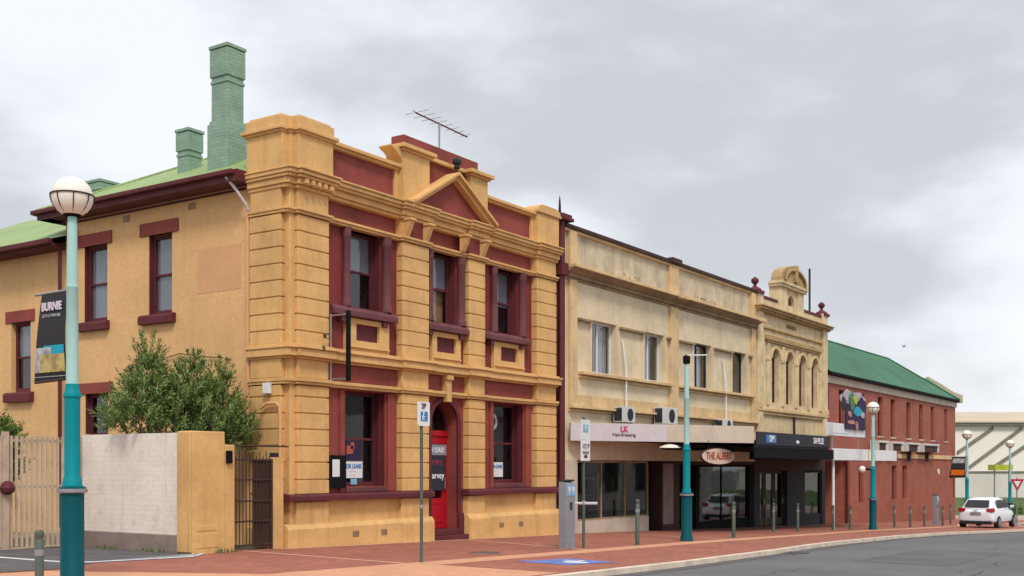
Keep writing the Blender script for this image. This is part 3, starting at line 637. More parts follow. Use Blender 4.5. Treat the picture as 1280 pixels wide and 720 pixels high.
# main roof (hip), eaves, gutter
EX, EY0, EY1, EZ_ = 17.26, 17.95, 26.45, 8.45
pit = math.tan(R(27.5)); hy = (EY0 + EY1) / 2; hs = (EY1 - EY0) / 2; rz_ = EZ_ + hs * pit
c = MB(); A = (EX, EY0 + .55, EZ_); B = (EX, EY1, EZ_); D = (29.5, EY1, EZ_); E_ = (29.5, EY0 + .55, EZ_); r1 = (EX + hs, hy, rz_); r2 = (29.5, hy, rz_)
A2 = (EX, 19.0, EZ_)
c.quad(A2, B, r1); c.quad(B, D, r2, r1); c.quad(A2, r1, r2, (29.5, 18.4, EZ_))
rf = c.build('roof', 'roof_green', bank)
c = MB(); c.tube([B, r1], .045, 6); c.tube([r1, r2], .05, 6); c.build('ridge_capping', 'roof_green', rf)
c = MB(); c.box(EX - .10, EX + .04, 19.0, EY1 + .1, EZ_ - .11, EZ_ + .0); c.box(EX + .04, 24, EY1 - .04, EY1 + .1, EZ_ - .11, EZ_); c.build('gutter', 'maroon', bank, bevel=.02)
c = MB(); c.box(EX + .04, EX + .07, 19.0, EY1, EZ_ - .24, EZ_ - .02); c.box(EX + .07, SX, 19.0, EY1 - .04, EZ_ - .24, EZ_ - .20); c.box(EX + .07, 24, 25.95, EY1 - .05, EZ_ - .24, EZ_ - .2); c.build('soffit', 'plum', bank)
MB().box(EX + .04, SX + .4, 18.975, 18.999, EZ_ - .24, EZ_ + .02).build('barge_end', 'maroon', bank)
c = MB(); c.box(SX - .05, SX, 18.96, 25.98, 8.12, 8.16); c.build('frieze_board', 'maroon', bank)
# wing roof
WX, WZ = 17.40, 7.72
c = MB(); c.quad((WX, 25.4, WZ), (WX, 36.5, WZ), (WX + 3.6, 33, WZ + 1.9), (WX + 3.6, 25.4, WZ + 1.9)); c.quad((WX + 3.6, 25.4, WZ + 1.9), (WX + 3.6, 33, WZ + 1.9), (26.4, 33, WZ + .3), (26.4, 25.4, WZ + .3)); c.quad((WX, 36.5, WZ), (26.4, 36.5, WZ), (26.4, 33, WZ + .3), (WX + 3.6, 33, WZ + 1.9)); c.build('roof', 'roof_green', bank)
c = MB(); c.box(WX - .10, WX + .04, 25.98, 36.6, WZ - .14, WZ); c.box(WX + .04, SX + .16, 25.98, 36.4, WZ - .20, WZ - .1); c.build('gutter', 'maroon', bank, bevel=.02)
# chimneys
def chimney(x0, x1, y0, y1, zb, zt, zc=None, base=None):
    c = MB(); c.box(x0, x1, y0, y1, zb, zt)
    e = .05; c.box(x0 - e, x1 + e, y0 - e, y1 + e, zt - .08, zt); c.box(x0 - .02, x1 + .02, y0 - .02, y1 + .02, zt - .9 if zc is None else zc, (zt - .9 if zc is None else zc) + .07)
    c.box(x0 - e * .6, x1 + e * .6, y0 - e * .6, y1 + e * .6, zt - .74 if zc is None else zc + .14, zt - .10)
    if base: c.box(x0 - .07, x1 + .07, y0 - .07, y1 + .07, zb, base); c.box(x0 - .035, x1 + .035, y0 - .035, y1 + .035, base, base + .08)
    c.box(x0 + .12, x1 - .12, y0 + .12, y1 - .12, zt, zt + .04)
    c.build('chimney', 'chimney_green', rf, bevel=.01)
chimney(17.95, 18.45, 19.97, 20.52, 8.3, 11.70, None, 9.85)
chimney(18.60, 19.02, 22.10, 22.52, 8.8, 10.24, 9.55)
chimney(20.00, 20.62, 27.55, 28.20, 8.3, 10.05, 9.6)
# downpipes and wall services
c = MB(); c.tube([(17.3, 19.30, 8.32), (17.40, 19.15, 8.1), (17.62, 19.02, 7.75), (17.70, 19.02, 7.6)], .035, 8); c.build('downpipe', 'lilac', bank, smooth=True)
c = MB(); c.tube([(17.72, 19.04, 7.6), (17.72, 19.04, 0)], .05, 8); c.build('downpipe', 'ochre_patch', bank, smooth=True)
c = MB(); c.tube([(17.70, 26.06, 7.5), (17.70, 26.06, .2)], .05, 8); c.build('downpipe', 'maroon', bank, smooth=True)
c = MB(); c.tube([(29.12, 17.64, 9.0), (29.12, 17.64, -.4)], .055, 8); c.box(29.02, 29.24, 17.54, 17.75, 7.65, 8.0); c.build('downpipe', 'maroon', bank, smooth=True)
c = MB(); pts = [(17.60, 18.50, 3.10), (17.60, 18.3, 3.2), (17.60, 18.0, 3.20), (17.60, 17.92, 3.12), (17.60, 17.90, 2.9), (17.60, 17.90, .05)]
c.tube(pts, .035, 8); c.build('conduit', 'ochre_patch', bank, smooth=True)
c = MB(); c.tube([(17.75, 19.9, 4.32), (17.75, 20.6, 4.38), (17.75, 21.4, 4.5), (17.75, 22.4, 4.35), (17.75, 23.2, 4.33)], .012, 5); c.build('cable', 'brown_board', bank)
c = MB(); c.box(17.56, 17.66, 18.22, 18.42, 3.42, 3.66); c.build('junction_box', 'white_paint', bank, bevel=.01)
tag(solo(MB().build('x', 'x') if False else (lambda m_: (m_.box(17.50, 17.66, 17.98, 18.13, 1.84, 2.10), m_.build('door_intercom', 'charcoal', bevel=.01))[1])(MB()), (17.6, 18.05, 1.84)), 'small dark intercom box on the ochre pier right of the iron gate', 'intercom')
# projecting sign bracket on the corner pier
br = thing('sign_bracket', 'empty black iron sign frame projecting from the first upper bay of the bank', 'sign bracket', (18.96, 17.7, 3.8))
c = MB(); c.tube([(18.96, 17.66, 3.74), (18.96, 17.66, 5.30)], .018, 6); c.tube([(18.98, 17.66, 5.26), (18.98, 17.14, 5.26)], .02, 6); c.tube([(18.98, 17.66, 3.80), (18.98, 17.14, 3.80)], .02, 6); c.build('bracket_arm', 'metal', br)
c = MB(); c.box(18.93, 19.02, 17.10, 17.17, 3.74, 5.34); c.build('frame_bar', 'black_paint', br)
c = MB(); c.tube([(18.90, 17.64, 4.42), (18.5, 17.5, 4.42)], .012, 5); c.lathe((18.55, 17.5, 4.42), [(.03, 0), (.045, .05), (.02, .1)], 8); c.tube([(18.90, 17.64, 4.72), (18.62, 17.55, 4.72)], .01, 5); c.lathe((18.66, 17.56, 4.72), [(.03, 0), (.04, .05), (.02, .09)], 8); c.build('insulator', 'iron', br)
# TV aerial on the roof
ae = thing('tv_aerial', 'rooftop television aerial standing behind the red parapet block of the bank', 'aerial', (26.1, 20, 9.6))
c = MB(); c.tube([(26.1, 20, 9.0), (26.1, 20, 11.9)], .03, 6); c.build('mast', 'metal', ae)
c = MB(); c.tube([(25.0, 20, 11.92), (27.5, 20, 11.84)], .022, 6)
for k in range(8):
    x = 25.05 + 2.35 * k / 7; z_ = 11.93 - .08 * k / 7; l_ = .42 - .24 * k / 7
    c.tube([(x, 20 - l_, z_ + .02), (x, 20 + l_, z_ + .02)], .006, 4)
c.tube([(25.1, 19.8, 11.8), (25.1, 20.2, 12.05)], .010, 4); c.build('antenna_boom', 'maroon', ae)
c = MB(); c.lathe((26.2, 20.2, 10.9), [(.3, -.3), (.3, .12), (.22, .2), (.05, .26)], 10); c.build('vent_cowl', 'copper_green', rf)
# ---- notices on the bank
pn = thing('notice_case', 'narrow black notice case with a white sheet beside the left ground-floor window of the bank', 'notice case', (19.25, 17.84, 1.3))
c = MB(); c.box(19.02, 19.60, 17.76, 17.85, 1.30, 2.06); c.build('case', 'black_paint', pn, bevel=.008)
c = MB(); c.box(19.12, 19.36, 17.752, 17.758, 1.56, 1.96); c.build('sheet_of_paper', 'white_paint', pn)
def lease(x0, x1, z0, z1, y, label, words, extra=True):
    t = thing('lease_sign', label, 'sign', ((x0 + x1) / 2, y, z0)); c = MB(); c.box(x0, x1, y, y + .012, z0, z1); c.build('board', 'white_paint', t)
    text(words, 'sign_blue', t, ((x0 + x1) / 2, y - .004, z1 - (z1 - z0) * .30), (x1 - x0) * .205, sx=.9, bold=.003)
    for k in range(2): text('to let now' if False else '- - - - -', 'ink', t, ((x0 + x1) / 2, y - .004, z0 + (z1 - z0) * (.2 + .22 * k)), .07)
    return t
lease(19.92, 20.62, 1.52, 1.92, 18.16, 'white FOR LEASE sheet propped in the left ground-floor window of the bank', 'FOR LEASE')
lease(26.08, 26.72, 1.50, 1.92, 18.16, 'white FOR LEASE sheet propped in the right ground-floor window of the bank', 'FOR LEASE')
wp = thing('window_poster', 'dark picture poster above the lease sheet in the left window of the bank', 'poster', (20.25, 18.17, 1.95))
c = MB(); c.box(19.94, 20.62, 18.17, 18.18, 1.95, 2.42); c.build('sheet_of_paper', 'poster_dark', wp)
c = MB(); c.box(20.05, 20.28, 18.16, 18.17, 2.10, 2.30); c.box(20.2, 20.32, 18.16, 18.17, 2.22, 2.38); c.build('picture', 'ink_rust', wp)
c = MB(); c.box(20.2, 20.42, 18.165, 18.175, 1.36, 1.50); c.build('blue_tag', 'pale_blue', wp)
ds = thing('lease_board', 'charcoal FOR LEASE board with white and red lettering hung on the red bank door', 'sign', (DC, dy - .03, 1.25))
c = MB(); c.box(DC - .52, DC + .50, dy - .045, dy - .02, 1.16, 2.40); c.build('board', 'charcoal', ds)
c = MB(); c.box(DC - .52, DC + .50, dy - .052, dy - .0455, 2.10, 2.38); c.build('top_panel', 'meter_grey', ds)
text('FOR LEASE', 'white_paint', ds, (DC + .0, dy - .056, 2.23), .19, bold=.004, sx=.88); text('OFFICE', 'sign_red', ds, (DC + .05, dy - .049, 1.90), .17); text('Harvey', 'white_paint', ds, (DC + .05, dy - .049, 1.55), .24, bold=.004)
rp = thing('round_emblem', 'small pale ring emblem hanging inside the right ground-floor window of the bank', 'emblem', (26.25, 18.2, 2.95))
c = MB(); c.archband(26.22, .14, .24, 3.08, 18.17, 18.19); mm_ = c.bm
for v in [v for v in mm_.verts]: pass
c.archband(26.22, .14, .24, 3.08, 18.17, 18.19); 
for k in range(16):
    a0, a1 = math.pi + math.pi * k / 16, math.pi + math.pi * (k + 1) / 16
    c.prism([(26.22 + .14 * math.cos(a0), 18.17, 3.08 + .14 * math.sin(a0)), (26.22 + .14 * math.cos(a1), 18.17, 3.08 + .14 * math.sin(a1)), (26.22 + .24 * math.cos(a1), 18.17, 3.08 + .24 * math.sin(a1)), (26.22 + .24 * math.cos(a0), 18.17, 3.08 + .24 * math.sin(a0))], (0, .02, 0))
c.build('ring', 'banner_grey', rp)

# ================================================================ YARD WALL, GATES, SHRUBS
yw = thing('yard_wall', 'white painted brick yard wall with grey footing and ochre end pier beside the driveway', 'wall', (14.9, 19, .1))
c = MB(); c.box(14.70, 14.95, 17.75, 20.85, .44, 2.47); c.build('wall', 'white_brick', yw)
c = MB(); c.box(14.66, 14.97, 17.76, 20.85, -.4, .44); c.build('footing', 'grey_render', yw, bevel=.02)
c = MB(); c.box(14.68, 15.52, 17.34, 17.75, -.4, 2.50); c.box(15.52, 15.80, 17.36, 17.74, -.4, 2.24); c.box(14.64, 14.68, 17.34, 17.75, .1, 2.49); c.build('end_pier', 'ochre', yw, bevel=.02)
c = MB()
for k, (x0, x1, z0, z1) in enumerate([(14.8, 15.3, .52, .63), (14.78, 15.36, .18, .46)]): c.box(x0, x1, 17.33, 17.345, z0, z1)
c.build('rough_patch', 'ochre', yw, bevel=.02)
tag(solo((lambda m_: (m_.box(15.55, 15.68, 17.28, 17.36, 1.86, 2.12), m_.build('letter_plate', 'black_paint', bevel=.02))[1])(MB()), (15.6, 17.32, 1.86)), 'small black wall box on the ochre pier left of the iron gate', 'wall box')
fg = thing('driveway_gate', 'cream metal paling gate closing the driveway at the far left', 'gate', (13, 21.1, .1))
c = MB()
x = 9.0
while x < 15.0: c.box(x, x + .055, 20.93, 20.96, zg(x) + .06, 2.42); x += .117
c.build('paling', 'fence_cream', fg)
c = MB()
for z_ in (.35, 1.35, 2.30): c.box(9.0, 14.98, 20.962, 21.0, z_, z_ + .06)
c.box(9, 14.98, 20.91, 20.97, .12, .16)
c.build('rail', 'fence_cream', fg)
c = MB(); c.box(14.88, 14.98, 20.97, 21.05, 0, 2.5); c.box(12.92, 13.04, 20.88, 20.97, 0, 2.5); c.build('post', 'fence_cream', fg)
c = MB(); c.lathe((12.98, 20.84, 1.35), [(.04, -.12), (.13, -.06), (.15, .02), (.1, .12), (.03, .16)], 10); c.build('gate_lock', 'maroon', fg)
ig = thing('iron_gate', 'dark iron bar gate in the narrow passage between the ochre pier and the bank', 'gate', (16.6, 17.68, 0))
c = MB(); c.tube([(15.8, 17.7, 2.235), (17.65, 17.7, 2.235)], .02, 6); c.box(15.86, 15.90, 17.68, 17.72, 0, 1.95); c.box(17.12, 17.17, 17.68, 17.72, -.1, 1.96)
for z_ in (.12, .62, 1.05, 1.5, 1.92): c.box(15.9, 17.12, 17.685, 17.715, z_, z_ + .035)
c.build('gate_frame', 'iron', ig)
c = MB()
for k in range(13): x = 15.95 + k * .095; c.tube([(x, 17.7, .1), (x, 17.7, 2.12 if k % 2 else 2.02)], .011, 5)
c.build('bar', 'iron', ig)
c = MB(); c.box(16.62, 17.12, 17.72, 17.73, .1, 1.92); c.build('mesh_panel', 'brown_board', ig)
c = MB(); c.box(17.17, 17.52, 17.72, 17.86, -.3, 2.0); c.build('side_pier', 'ochre', ig)
yb = thing('back_fence', 'tall dark brown timber fence inside the yard behind the iron gate', 'fence', (16.3, 21.5, 0)); c = MB()
for k in range(17): x = 15.0 + k * .16; c.box(x, x + .15, 21.5, 21.53, 0, 2.15)
c.build('paling', 'brown_board', yb); c = MB(); c.box(15, 17.75, 21.53, 21.58, .5, .58); c.box(15, 17.75, 21.53, 21.58, 1.7, 1.78); c.build('rail', 'brown_board', yb)

def shrub(name, label, base, blobs, nshoot, leaf='leaf', L_=.12, seed=1, spears=()):
    rnd = random.Random(seed); t = thing(name, label, 'shrub', base); bm = bmesh.new()
    def shoot(p, d, ln, k, ll):
        d = d.normalized(); a = d.orthogonal().normalized(); b = d.cross(a)
        for i in range(k):
            f = i / k; q = p + d * ln * f; th = i * 2.4 + rnd.random(); rad = (a * math.cos(th) + b * math.sin(th))
            ld = (rad * rnd.uniform(.6, 1.1) + d * rnd.uniform(.5, 1.1)).normalized(); s_ = ld.cross(d).normalized() if ld.cross(d).length > .01 else a
            l2 = ll * rnd.uniform(.7, 1.2) * (1 - .4 * f); w_ = l2 * .14
            m1 = q + ld * l2 * .5 + Vector((0, 0, -l2 * .04)); e = q + ld * l2
            bm.faces.new([bm.verts.new(v) for v in (q, m1 + s_ * w_, e, m1 - s_ * w_)])
    tot = sum(r ** 2 for *_, r in blobs)
    for (bx, by, bz, r) in blobs:
        for _ in range(int(nshoot * r * r / tot)):
            u = Vector((rnd.gauss(0, 1), rnd.gauss(0, 1), rnd.gauss(0, 1))).normalized()
            rr = r * (rnd.uniform(.3, 1.0) ** .6 + (.28 if rnd.random() < .14 else 0))
            # clumpy surface: skip some directions so gaps open
            if math.sin(u.x * 7 + bx * 3) * math.sin(u.z * 8 + bz * 5) * math.sin(u.y * 6 + by) > .04 or rnd.random() < .12: continue
            p = Vector((bx, by, bz)) + Vector((u.x, u.y, u.z * 1.0)) * rr
            if name == 'evergreen_shrub' and (p.x < 15.12 and p.z < 2.62 or p.x > 17.62): continue
            d = u * .8 + Vector((0, 0, rnd.uniform(.5, 1.3))); shoot(p, d, rnd.uniform(.15, .42), rnd.randint(12, 18), L_)
    for (sx_, sy_, sz_, dx_, dy_, dz_, ln_) in spears:
        d = Vector((dx_, dy_, dz_)).normalized(); p = Vector((sx_, sy_, sz_))
        shoot(p, d, ln_, int(ln_ * 75), L_ * .85); shoot(p + d * ln_ * .85, d, ln_ * .2, 12, L_ * .8)
    me = bpy.data.meshes.new('foliage'); bmesh.ops.translate(bm, verts=bm.verts, vec=-Vector(base)); bm.to_mesh(me); bm.free(); me.materials.append(M[leaf])
    o = bpy.data.objects.new('foliage', me); C.objects.link(o); o.parent = t
    c = MB()
    for i, (bx, by, bz, r) in enumerate(blobs):
        b0 = Vector(base) + Vector((rnd.uniform(-.1, .1), rnd.uniform(-.1, .1), 0)); e = Vector((bx, by, bz + r * .5)); mdl = b0.lerp(e, .5) + Vector((0, 0, .15)) + Vector((rnd.uniform(-.2, .2), rnd.uniform(-.2, .2), 0))
        c.tube([b0, mdl, e], [.06, .04, .015], 6)
        for j in range(3): q_ = mdl.lerp(e, rnd.uniform(.2, .9)); c.tube([q_, q_ + Vector((rnd.uniform(-1, 1), rnd.uniform(-1, 1), rnd.uniform(.3, 1))).normalized() * r * rnd.uniform(.6, 1.0)], [.02, .006], 5)
    c.build('stem', 'bark', t); return t
shrub('evergreen_shrub', 'tall narrow-leaved evergreen shrub with upright shoots behind the left of the white wall', (15.6, 19.4, .05),
      [(14.98, 19.3, 3.1, .52), (15.3, 19.5, 3.5, .42), (15.25, 19.3, 3.95, .20), (14.75, 19.1, 2.6, .42), (15.9, 19.2, 3.0, .62), (15.5, 19.1, 2.5, .5), (15.45, 20.6, 2.85, .34)], 1500, L_=.15, seed=3, spears=[(15.2, 19.3, 3.8, dx, dy, 1, l_) for dx, dy, l_ in ((-.55, .1, .75), (-.35, -.1, .8), (-.15, .1, .85), (.05, -.1, .78), (.25, .1, .9), (.42, 0, .75), (.62, .1, .6), (-.8, 0, .6), (.1, .3, .7), (-.25, .3, .6))] + [(15.15, 19.6, 3.5, dx, .1, 1, .42) for dx in (-.9, -.5, -.2)] + [(15.6, 19.5, 3.6, dx, .1, 1, .42) for dx in (.1, .5)])
shrub('evergreen_shrub', 'dense spreading dark shrub beside the bank wall, right of the tallest shrub', (16.9, 19.2, .05),
      [(16.25, 19.2, 3.45, .50), (16.6, 19.0, 2.95, .62), (16.95, 19.3, 3.45, .28), (17.15, 19.2, 3.85, .18), (17.2, 19.1, 2.75, .5), (16.3, 19.2, 4.0, .2), (16.4, 18.9, 2.5, .5), (17.1, 18.9, 2.45, .42)], 1500, L_=.14, seed=8, spears=[(17.05, 19.2, 3.75, dx, dy, dz, l_) for dx, dy, dz, l_ in ((.9, 0, .8, .5), (.7, .1, 1, .55), (.4, 0, 1, .5), (.1, .1, 1, .5), (1, 0, .45, .45), (-.3, 0, 1, .4))] + [(16.3, 19.2, 3.9, dx, 0, 1, .45) for dx in (-.4, 0, .35)] + [(17.3, 19.1, 3.0, 1, 0, .6, .4), (17.3, 19.1, 2.8, 1, -.2, .3, .35)])
shrub('leafy_bush', 'low bright green bush rising above the paling gate at the far left edge', (12.9, 23.0, .1),
      [(12.6, 23.2, 2.3, .55), (13.3, 23.2, 2.2, .6), (14.2, 23.2, 2.1, .5), (12.2, 23.4, 2.5, .4), (13.9, 22.9, 1.7, .5), (13.1, 22.4, 2.5, .42), (13.7, 22.5, 2.35, .40), (12.7, 22.4, 2.45, .4)], 2000, leaf='leaf_light', L_=.16, seed=11)

# ================================================================ CREAM SHOP BUILDING
shop = thing('shop_building', 'long cream two-storey shop building with stained parapet and four upper windows', 'building', (37, 17.8, -.4))
BY = 17.80
WIN2 = [(31.25, 32.95), (34.95, 36.55), (39.05, 40.75), (42.8, 44.35)]
c = MB(); c.wall('x', 29.3, 45.3, 2.0, 7.7, BY, .4, [(a, b, 4.82, 6.52) for a, b in WIN2]); c.build('wall', 'cream_wall', shop)
c = MB(); c.box(29.3, 45.3, BY + .04, BY + .35, 7.7, 9.16); c.build('parapet', 'parapet_wall', shop)
c = MB(); c.box(29.3, 45.3, 30, 30.3, -1.2, 8.8); c.box(29.3, 29.6, 18.3, 30, -1.2, 9.0); c.box(45.0, 45.3, 18.3, 30, -1.2, 9.0); c.build('rear_wall', 'cream_wall', shop)
c = MB(); c.box(29.6, 45, 18.2, 30, 8.0, 8.12); c.build('roof', 'shed_dark', shop)
c = MB()
for a, b in ((29.78, 30.22), (36.92, 37.60), (44.78, 45.28)):
    c.box(a, b, BY - .10, BY + .02, 3.70, 7.62); c.box(a, b, BY - .10, BY + .10, 8.02, 9.16)
c.build('pilaster', 'cream_trim', shop, bevel=.012)
c = MB()
c.box(29.5, 45.3, BY - .06, BY + .05, 7.62, 7.70); c.box(29.5, 45.3, BY - .14, BY + .05, 7.70, 7.80)
c.prism([(29.5, BY - .16, 7.80), (29.5, BY - .40, 7.94), (29.5, BY + .05, 7.94), (29.5, BY + .05, 7.80)], (15.8, 0, 0)); c.build('cornice', 'brown_trim', shop, bevel=.008)  # courses coloured brown to paint in the shade below the ledge
c = MB(); c.box(29.5, 45.3, BY - .46, BY + .05, 7.94, 8.03)
for a, b in ((36.88, 37.64), (44.74, 45.30)): c.box(a, b, BY - .54, BY, 7.90, 8.04)
c.build('cornice_ledge', 'cream_trim', shop, bevel=.01)
c = MB(); c.box(29.5, 45.3, BY - .14, BY + .40, 9.20, 9.32)
c.box(36.86, 37.66, BY - .22, BY + .3, 9.22, 9.40); c.build('coping', 'brown_board', shop, bevel=.015)
c = MB(); c.box(29.5, 45.3, BY - .06, BY + .38, 9.12, 9.20); c.build('coping_moulding', 'cream_trim', shop)
c = MB(); c.box(29.22, 29.46, 17.70, 18.3, -.6, 9.36); c.box(29.1, 29.78, 17.56, 18.4, 9.36, 9.46); c.box(29.16, 29.72, 17.60, 18.35, 9.46, 9.56); c.box(29.2, 29.56, 17.60, 18.3, 7.7, 8.05); c.build('party_pier', 'maroon', shop, bevel=.01)
c = MB(); c.lathe((29.55, 17.95, 9.56), [(.06, 0), (.05, .1), (.03, .45), (.01, .62)], 8); c.build('spike', 'charcoal', shop)
# brown strips between the windows, painting in the shadow line of the wall face above
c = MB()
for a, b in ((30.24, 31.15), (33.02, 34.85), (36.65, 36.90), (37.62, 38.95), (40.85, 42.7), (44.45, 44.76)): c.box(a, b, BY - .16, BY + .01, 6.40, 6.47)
c.build('shadow_strip', 'brown_trim', shop)
c = MB()
for a, b in WIN2:
    c.box(a - .14, a - .02, BY - .05, BY + .02, 4.82, 6.60); c.box(b + .02, b + .14, BY - .05, BY + .02, 4.82, 6.60)
c.box(29.95, 30.12, BY - .05, BY + .02, 3.75, 7.1); c.build('window_surround', 'cream_wall', shop)
for a, b in ((30.4, 36.94), (37.62, 44.9)):
    c = MB(); c.box(a, b, BY - .24, BY + .05, 4.70, 4.80); c.box(a + .02, b - .02, BY - .08, BY + .05, 4.60, 4.68); c.build('sill_ledge', 'cream_trim', shop, bevel=.01)
    c = MB(); c.box(a - .2, b + .04, BY - .05, BY + .03, 3.72, 4.06); c.build('spandrel_panel', 'cream_trim', shop)
c = MB(); c.box(29.78, 45.3, BY - .22, BY + .05, 3.62, 3.70); c.box(29.78, 45.3, BY - .05, BY + .05, 3.52, 3.60); c.build('string_course', 'cream_trim', shop, bevel=.008)
for k, (a, b) in enumerate(WIN2):
    f = MB(); z0, z1 = 4.82, 6.52; y = BY + .22; mid = a + (b - a) * .47
    f.box(a, a + .06, y, y + .08, z0, z1); f.box(b - .06, b, y, y + .08, z0, z1); f.box(a + .06, b - .06, y, y + .08, z0, z0 + .07); f.box(a + .06, b - .06, y, y + .08, z1 - .06, z1); f.box(mid - .03, mid + .03, y + .01, y + .07, z0 + .07, z1 - .06)
    fo = f.build('window', 'white_paint' if k < 2 else 'charcoal', shop, bevel=.005)
    MB().box(a + .05, b - .05, y + .035, y + .041, z0 + .06, z1 - .05).build('pane', 'glass', fo)
    q = MB()
    for (c0, c1) in (((.48, .98), (.0, .16)), ((.40, .72), (.0, .0)), ((.0, .0), (.55, .9)), ((.0, .2), (.0, .0)))[k]:
        if c1 <= c0: continue
        nf = 14; x0_, x1_ = a + (b - a) * c0, a + (b - a) * c1; pts = [(x0_ + (x1_ - x0_) * i / nf, y + .17 + .025 * (i % 2)) for i in range(nf + 1)]
        for (xa, ya), (xb, yb_) in zip(pts, pts[1:]): q.quad((xa, ya, z0), (xb, yb_, z0), (xb, yb_, z1), (xa, ya, z1))
    if q.bm.verts: q.build('curtain', 'curtain', fo)
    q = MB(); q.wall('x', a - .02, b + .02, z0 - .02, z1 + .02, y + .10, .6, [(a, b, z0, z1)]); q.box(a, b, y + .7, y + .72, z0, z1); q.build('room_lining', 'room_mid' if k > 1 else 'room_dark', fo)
# faded raised letters standing on the cornice
text('BUILDINGS', 'parapet_wall', shop, (33.6, BY + .03, 8.24), .34, extrude=.012, sx=1.3, name='faded_lettering')
text('BROTHERS', 'parapet_wall', shop, (40.2, BY + .02, 8.22), .34, extrude=.02, sx=1.3, name='faded_lettering')
for x in (33.4, 41.9):
    c = MB(); c.tube([(x - .05, BY - .16, 3.4), (x - .05, BY - .16, 5.1), (x - .12, BY - .05, 6.05)], .03, 6); c.build('conduit', 'white_paint', shop)
# ground-floor shopfronts
c = MB(); c.box(29.46, 30.38, BY, BY + .4, -.6, 2.0); c.build('shopfront_pier', 'fascia_beige', shop)
def shopwin(par, x0, x1, z0, z1, riser, rm, fm, mull, y=BY + .03, room='room_mid', dp=2.5):
    f = MB(); f.box(x0, x1, y, y + .3, -1.6, riser); f.build('stall_riser', rm, par)
    f = MB(); f.box(x0, x0 + .07, y + .02, y + .12, riser, z1); f.box(x1 - .07, x1, y + .02, y + .12, riser, z1); f.box(x0, x1, y + .025, y + .12, riser, riser + .06); f.box(x0, x1, y + .02, y + .12, z1 - .06, z1)
    for t in mull: xx = x0 + (x1 - x0) * t; f.box(xx - .025, xx + .025, y + .03, y + .11, riser + .06, z1 - .06)
    fo = f.build('shop_window', fm, par); MB().box(x0 + .05, x1 - .05, y + .06, y + .068, riser + .05, z1 - .05).build('pane', 'shop_glass', fo)
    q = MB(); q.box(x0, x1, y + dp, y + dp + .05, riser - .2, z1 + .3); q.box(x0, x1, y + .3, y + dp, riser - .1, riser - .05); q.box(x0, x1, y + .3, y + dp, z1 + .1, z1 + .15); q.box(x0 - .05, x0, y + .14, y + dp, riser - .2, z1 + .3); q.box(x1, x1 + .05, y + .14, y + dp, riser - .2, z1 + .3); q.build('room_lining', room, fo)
    return fo
fo = shopwin(shop, 30.40, 35.40, 0, 1.98, .06, 'fascia_beige', 'brown_trim', (.33, .66), room='room_dark')
rs = random.Random(4); gm = ['oxide_dark', 'meter_grey', 'curtain', 'brown_trim', 'poster_dark', 'grass', 'sign_cream', 'oxide']
for k in range(16):
    x = 30.7 + k * .29 + rs.uniform(-.05, .05); h = rs.uniform(.9, 1.65); y = 18.35 + rs.uniform(0, 1.0); w_ = rs.uniform(.07, .14)
    c = MB(); c.lathe((x, y, .0), [(w_ * .9, .1), (w_, .3), (w_ * .6, h * .62), (w_ * 1.1, h * .85), (w_ * .9, h * .93), (w_ * .3, h)], 8); c.build('display_garment', rs.choice(gm), fo, smooth=True)
c = MB(); c.box(30.6, 35.2, 19.6, 19.9, 1.35, 1.40); c.box(30.6, 35.2, 19.6, 19.9, .75, .80); c.build('display_stand', 'curtain', fo)
c = MB(); c.box(30.38, 37.9, BY + .02, BY + .3, 1.98, 2.62); c.box(37.9, 45.3, BY + .02, BY + .3, 1.86, 2.62); c.build('bulkhead', 'brown_board', shop)
c = MB(); c.box(36.42, 37.9, BY + .02, BY + .4, -1.2, 1.98); c.build('shopfront_pier', 'brown_board', shop); c = MB(); c.box(36.48, 37.3, BY - .02, BY + .02, -.3, 1.9); c.build('door_panel', 'grey_render', shop)
c = MB(); c.box(35.40, 36.42, BY + 1.6, BY + 1.7, -1, 2.2); c.box(35.42, 35.46, BY + .3, BY + 1.6, -1, 2.2); c.box(36.38, 36.42, BY + .4, BY + 1.6, -1, 2.2); c.box(37.9, 39.6, BY + 1.2, BY + 1.3, -1.2, 2.0); c.build('entrance_recess', 'room_dark', shop)
shopwin(shop, 39.65, 44.7, -.35, 1.84, -.40, 'black_paint', 'black_paint', (.45,), room='room_dark')
c = MB(); c.box(39.3, 39.65, BY, BY + .3, -1.2, 1.86); c.box(44.7, 45.3, BY, BY + .3, -1.4, 1.86); c.build('shopfront_pier', 'black_paint', shop)
# awnings: the splayed beige one and the black one
c = MB()
d_ = Vector((36.1 - 29.6, 14.2 - 17.62, 0)); nrm = Vector((-d_.y, d_.x, 0)).normalized()
def slab(mb, a, b, t, z0, z1):
    a = Vector((a[0], a[1], z0)); b = Vector((b[0], b[1], z0)); n_ = Vector((-(b - a).y, (b - a).x, 0)).normalized() * t
    mb.prism([a, b, b + n_, a + n_], (0, 0, z1 - z0))
slab(c, (29.62, 17.60), (36.1, 14.2), .09, 2.59, 3.16); aw = c.build('awning_fascia', 'fascia_beige', shop, bevel=.006)
c = MB(); p0, p1 = Vector((29.62, 17.60, 0)), Vector((36.1, 14.2, 0)); o_ = Vector((-.47, -.88, 0)) * .012
slab(c, tuple((p0 + o_)[:2]), tuple((p0.lerp(p1, .50) + o_)[:2]), .01, 2.60, 3.14); c.build('sign_panel', 'lilac', aw)
ang = math.atan2(14.2 - 17.6, 36.1 - 29.62); q = p0.lerp(p1, .27) + o_ * 2.0
text('LK', 'sign_pink', aw, (q.x, q.y, 2.97), .25, rz=ang, bold=.010, sx=1.0); text('Hairdressing', 'ink', aw, (q.x, q.y, 2.80), .16, rz=ang, sx=1.1)
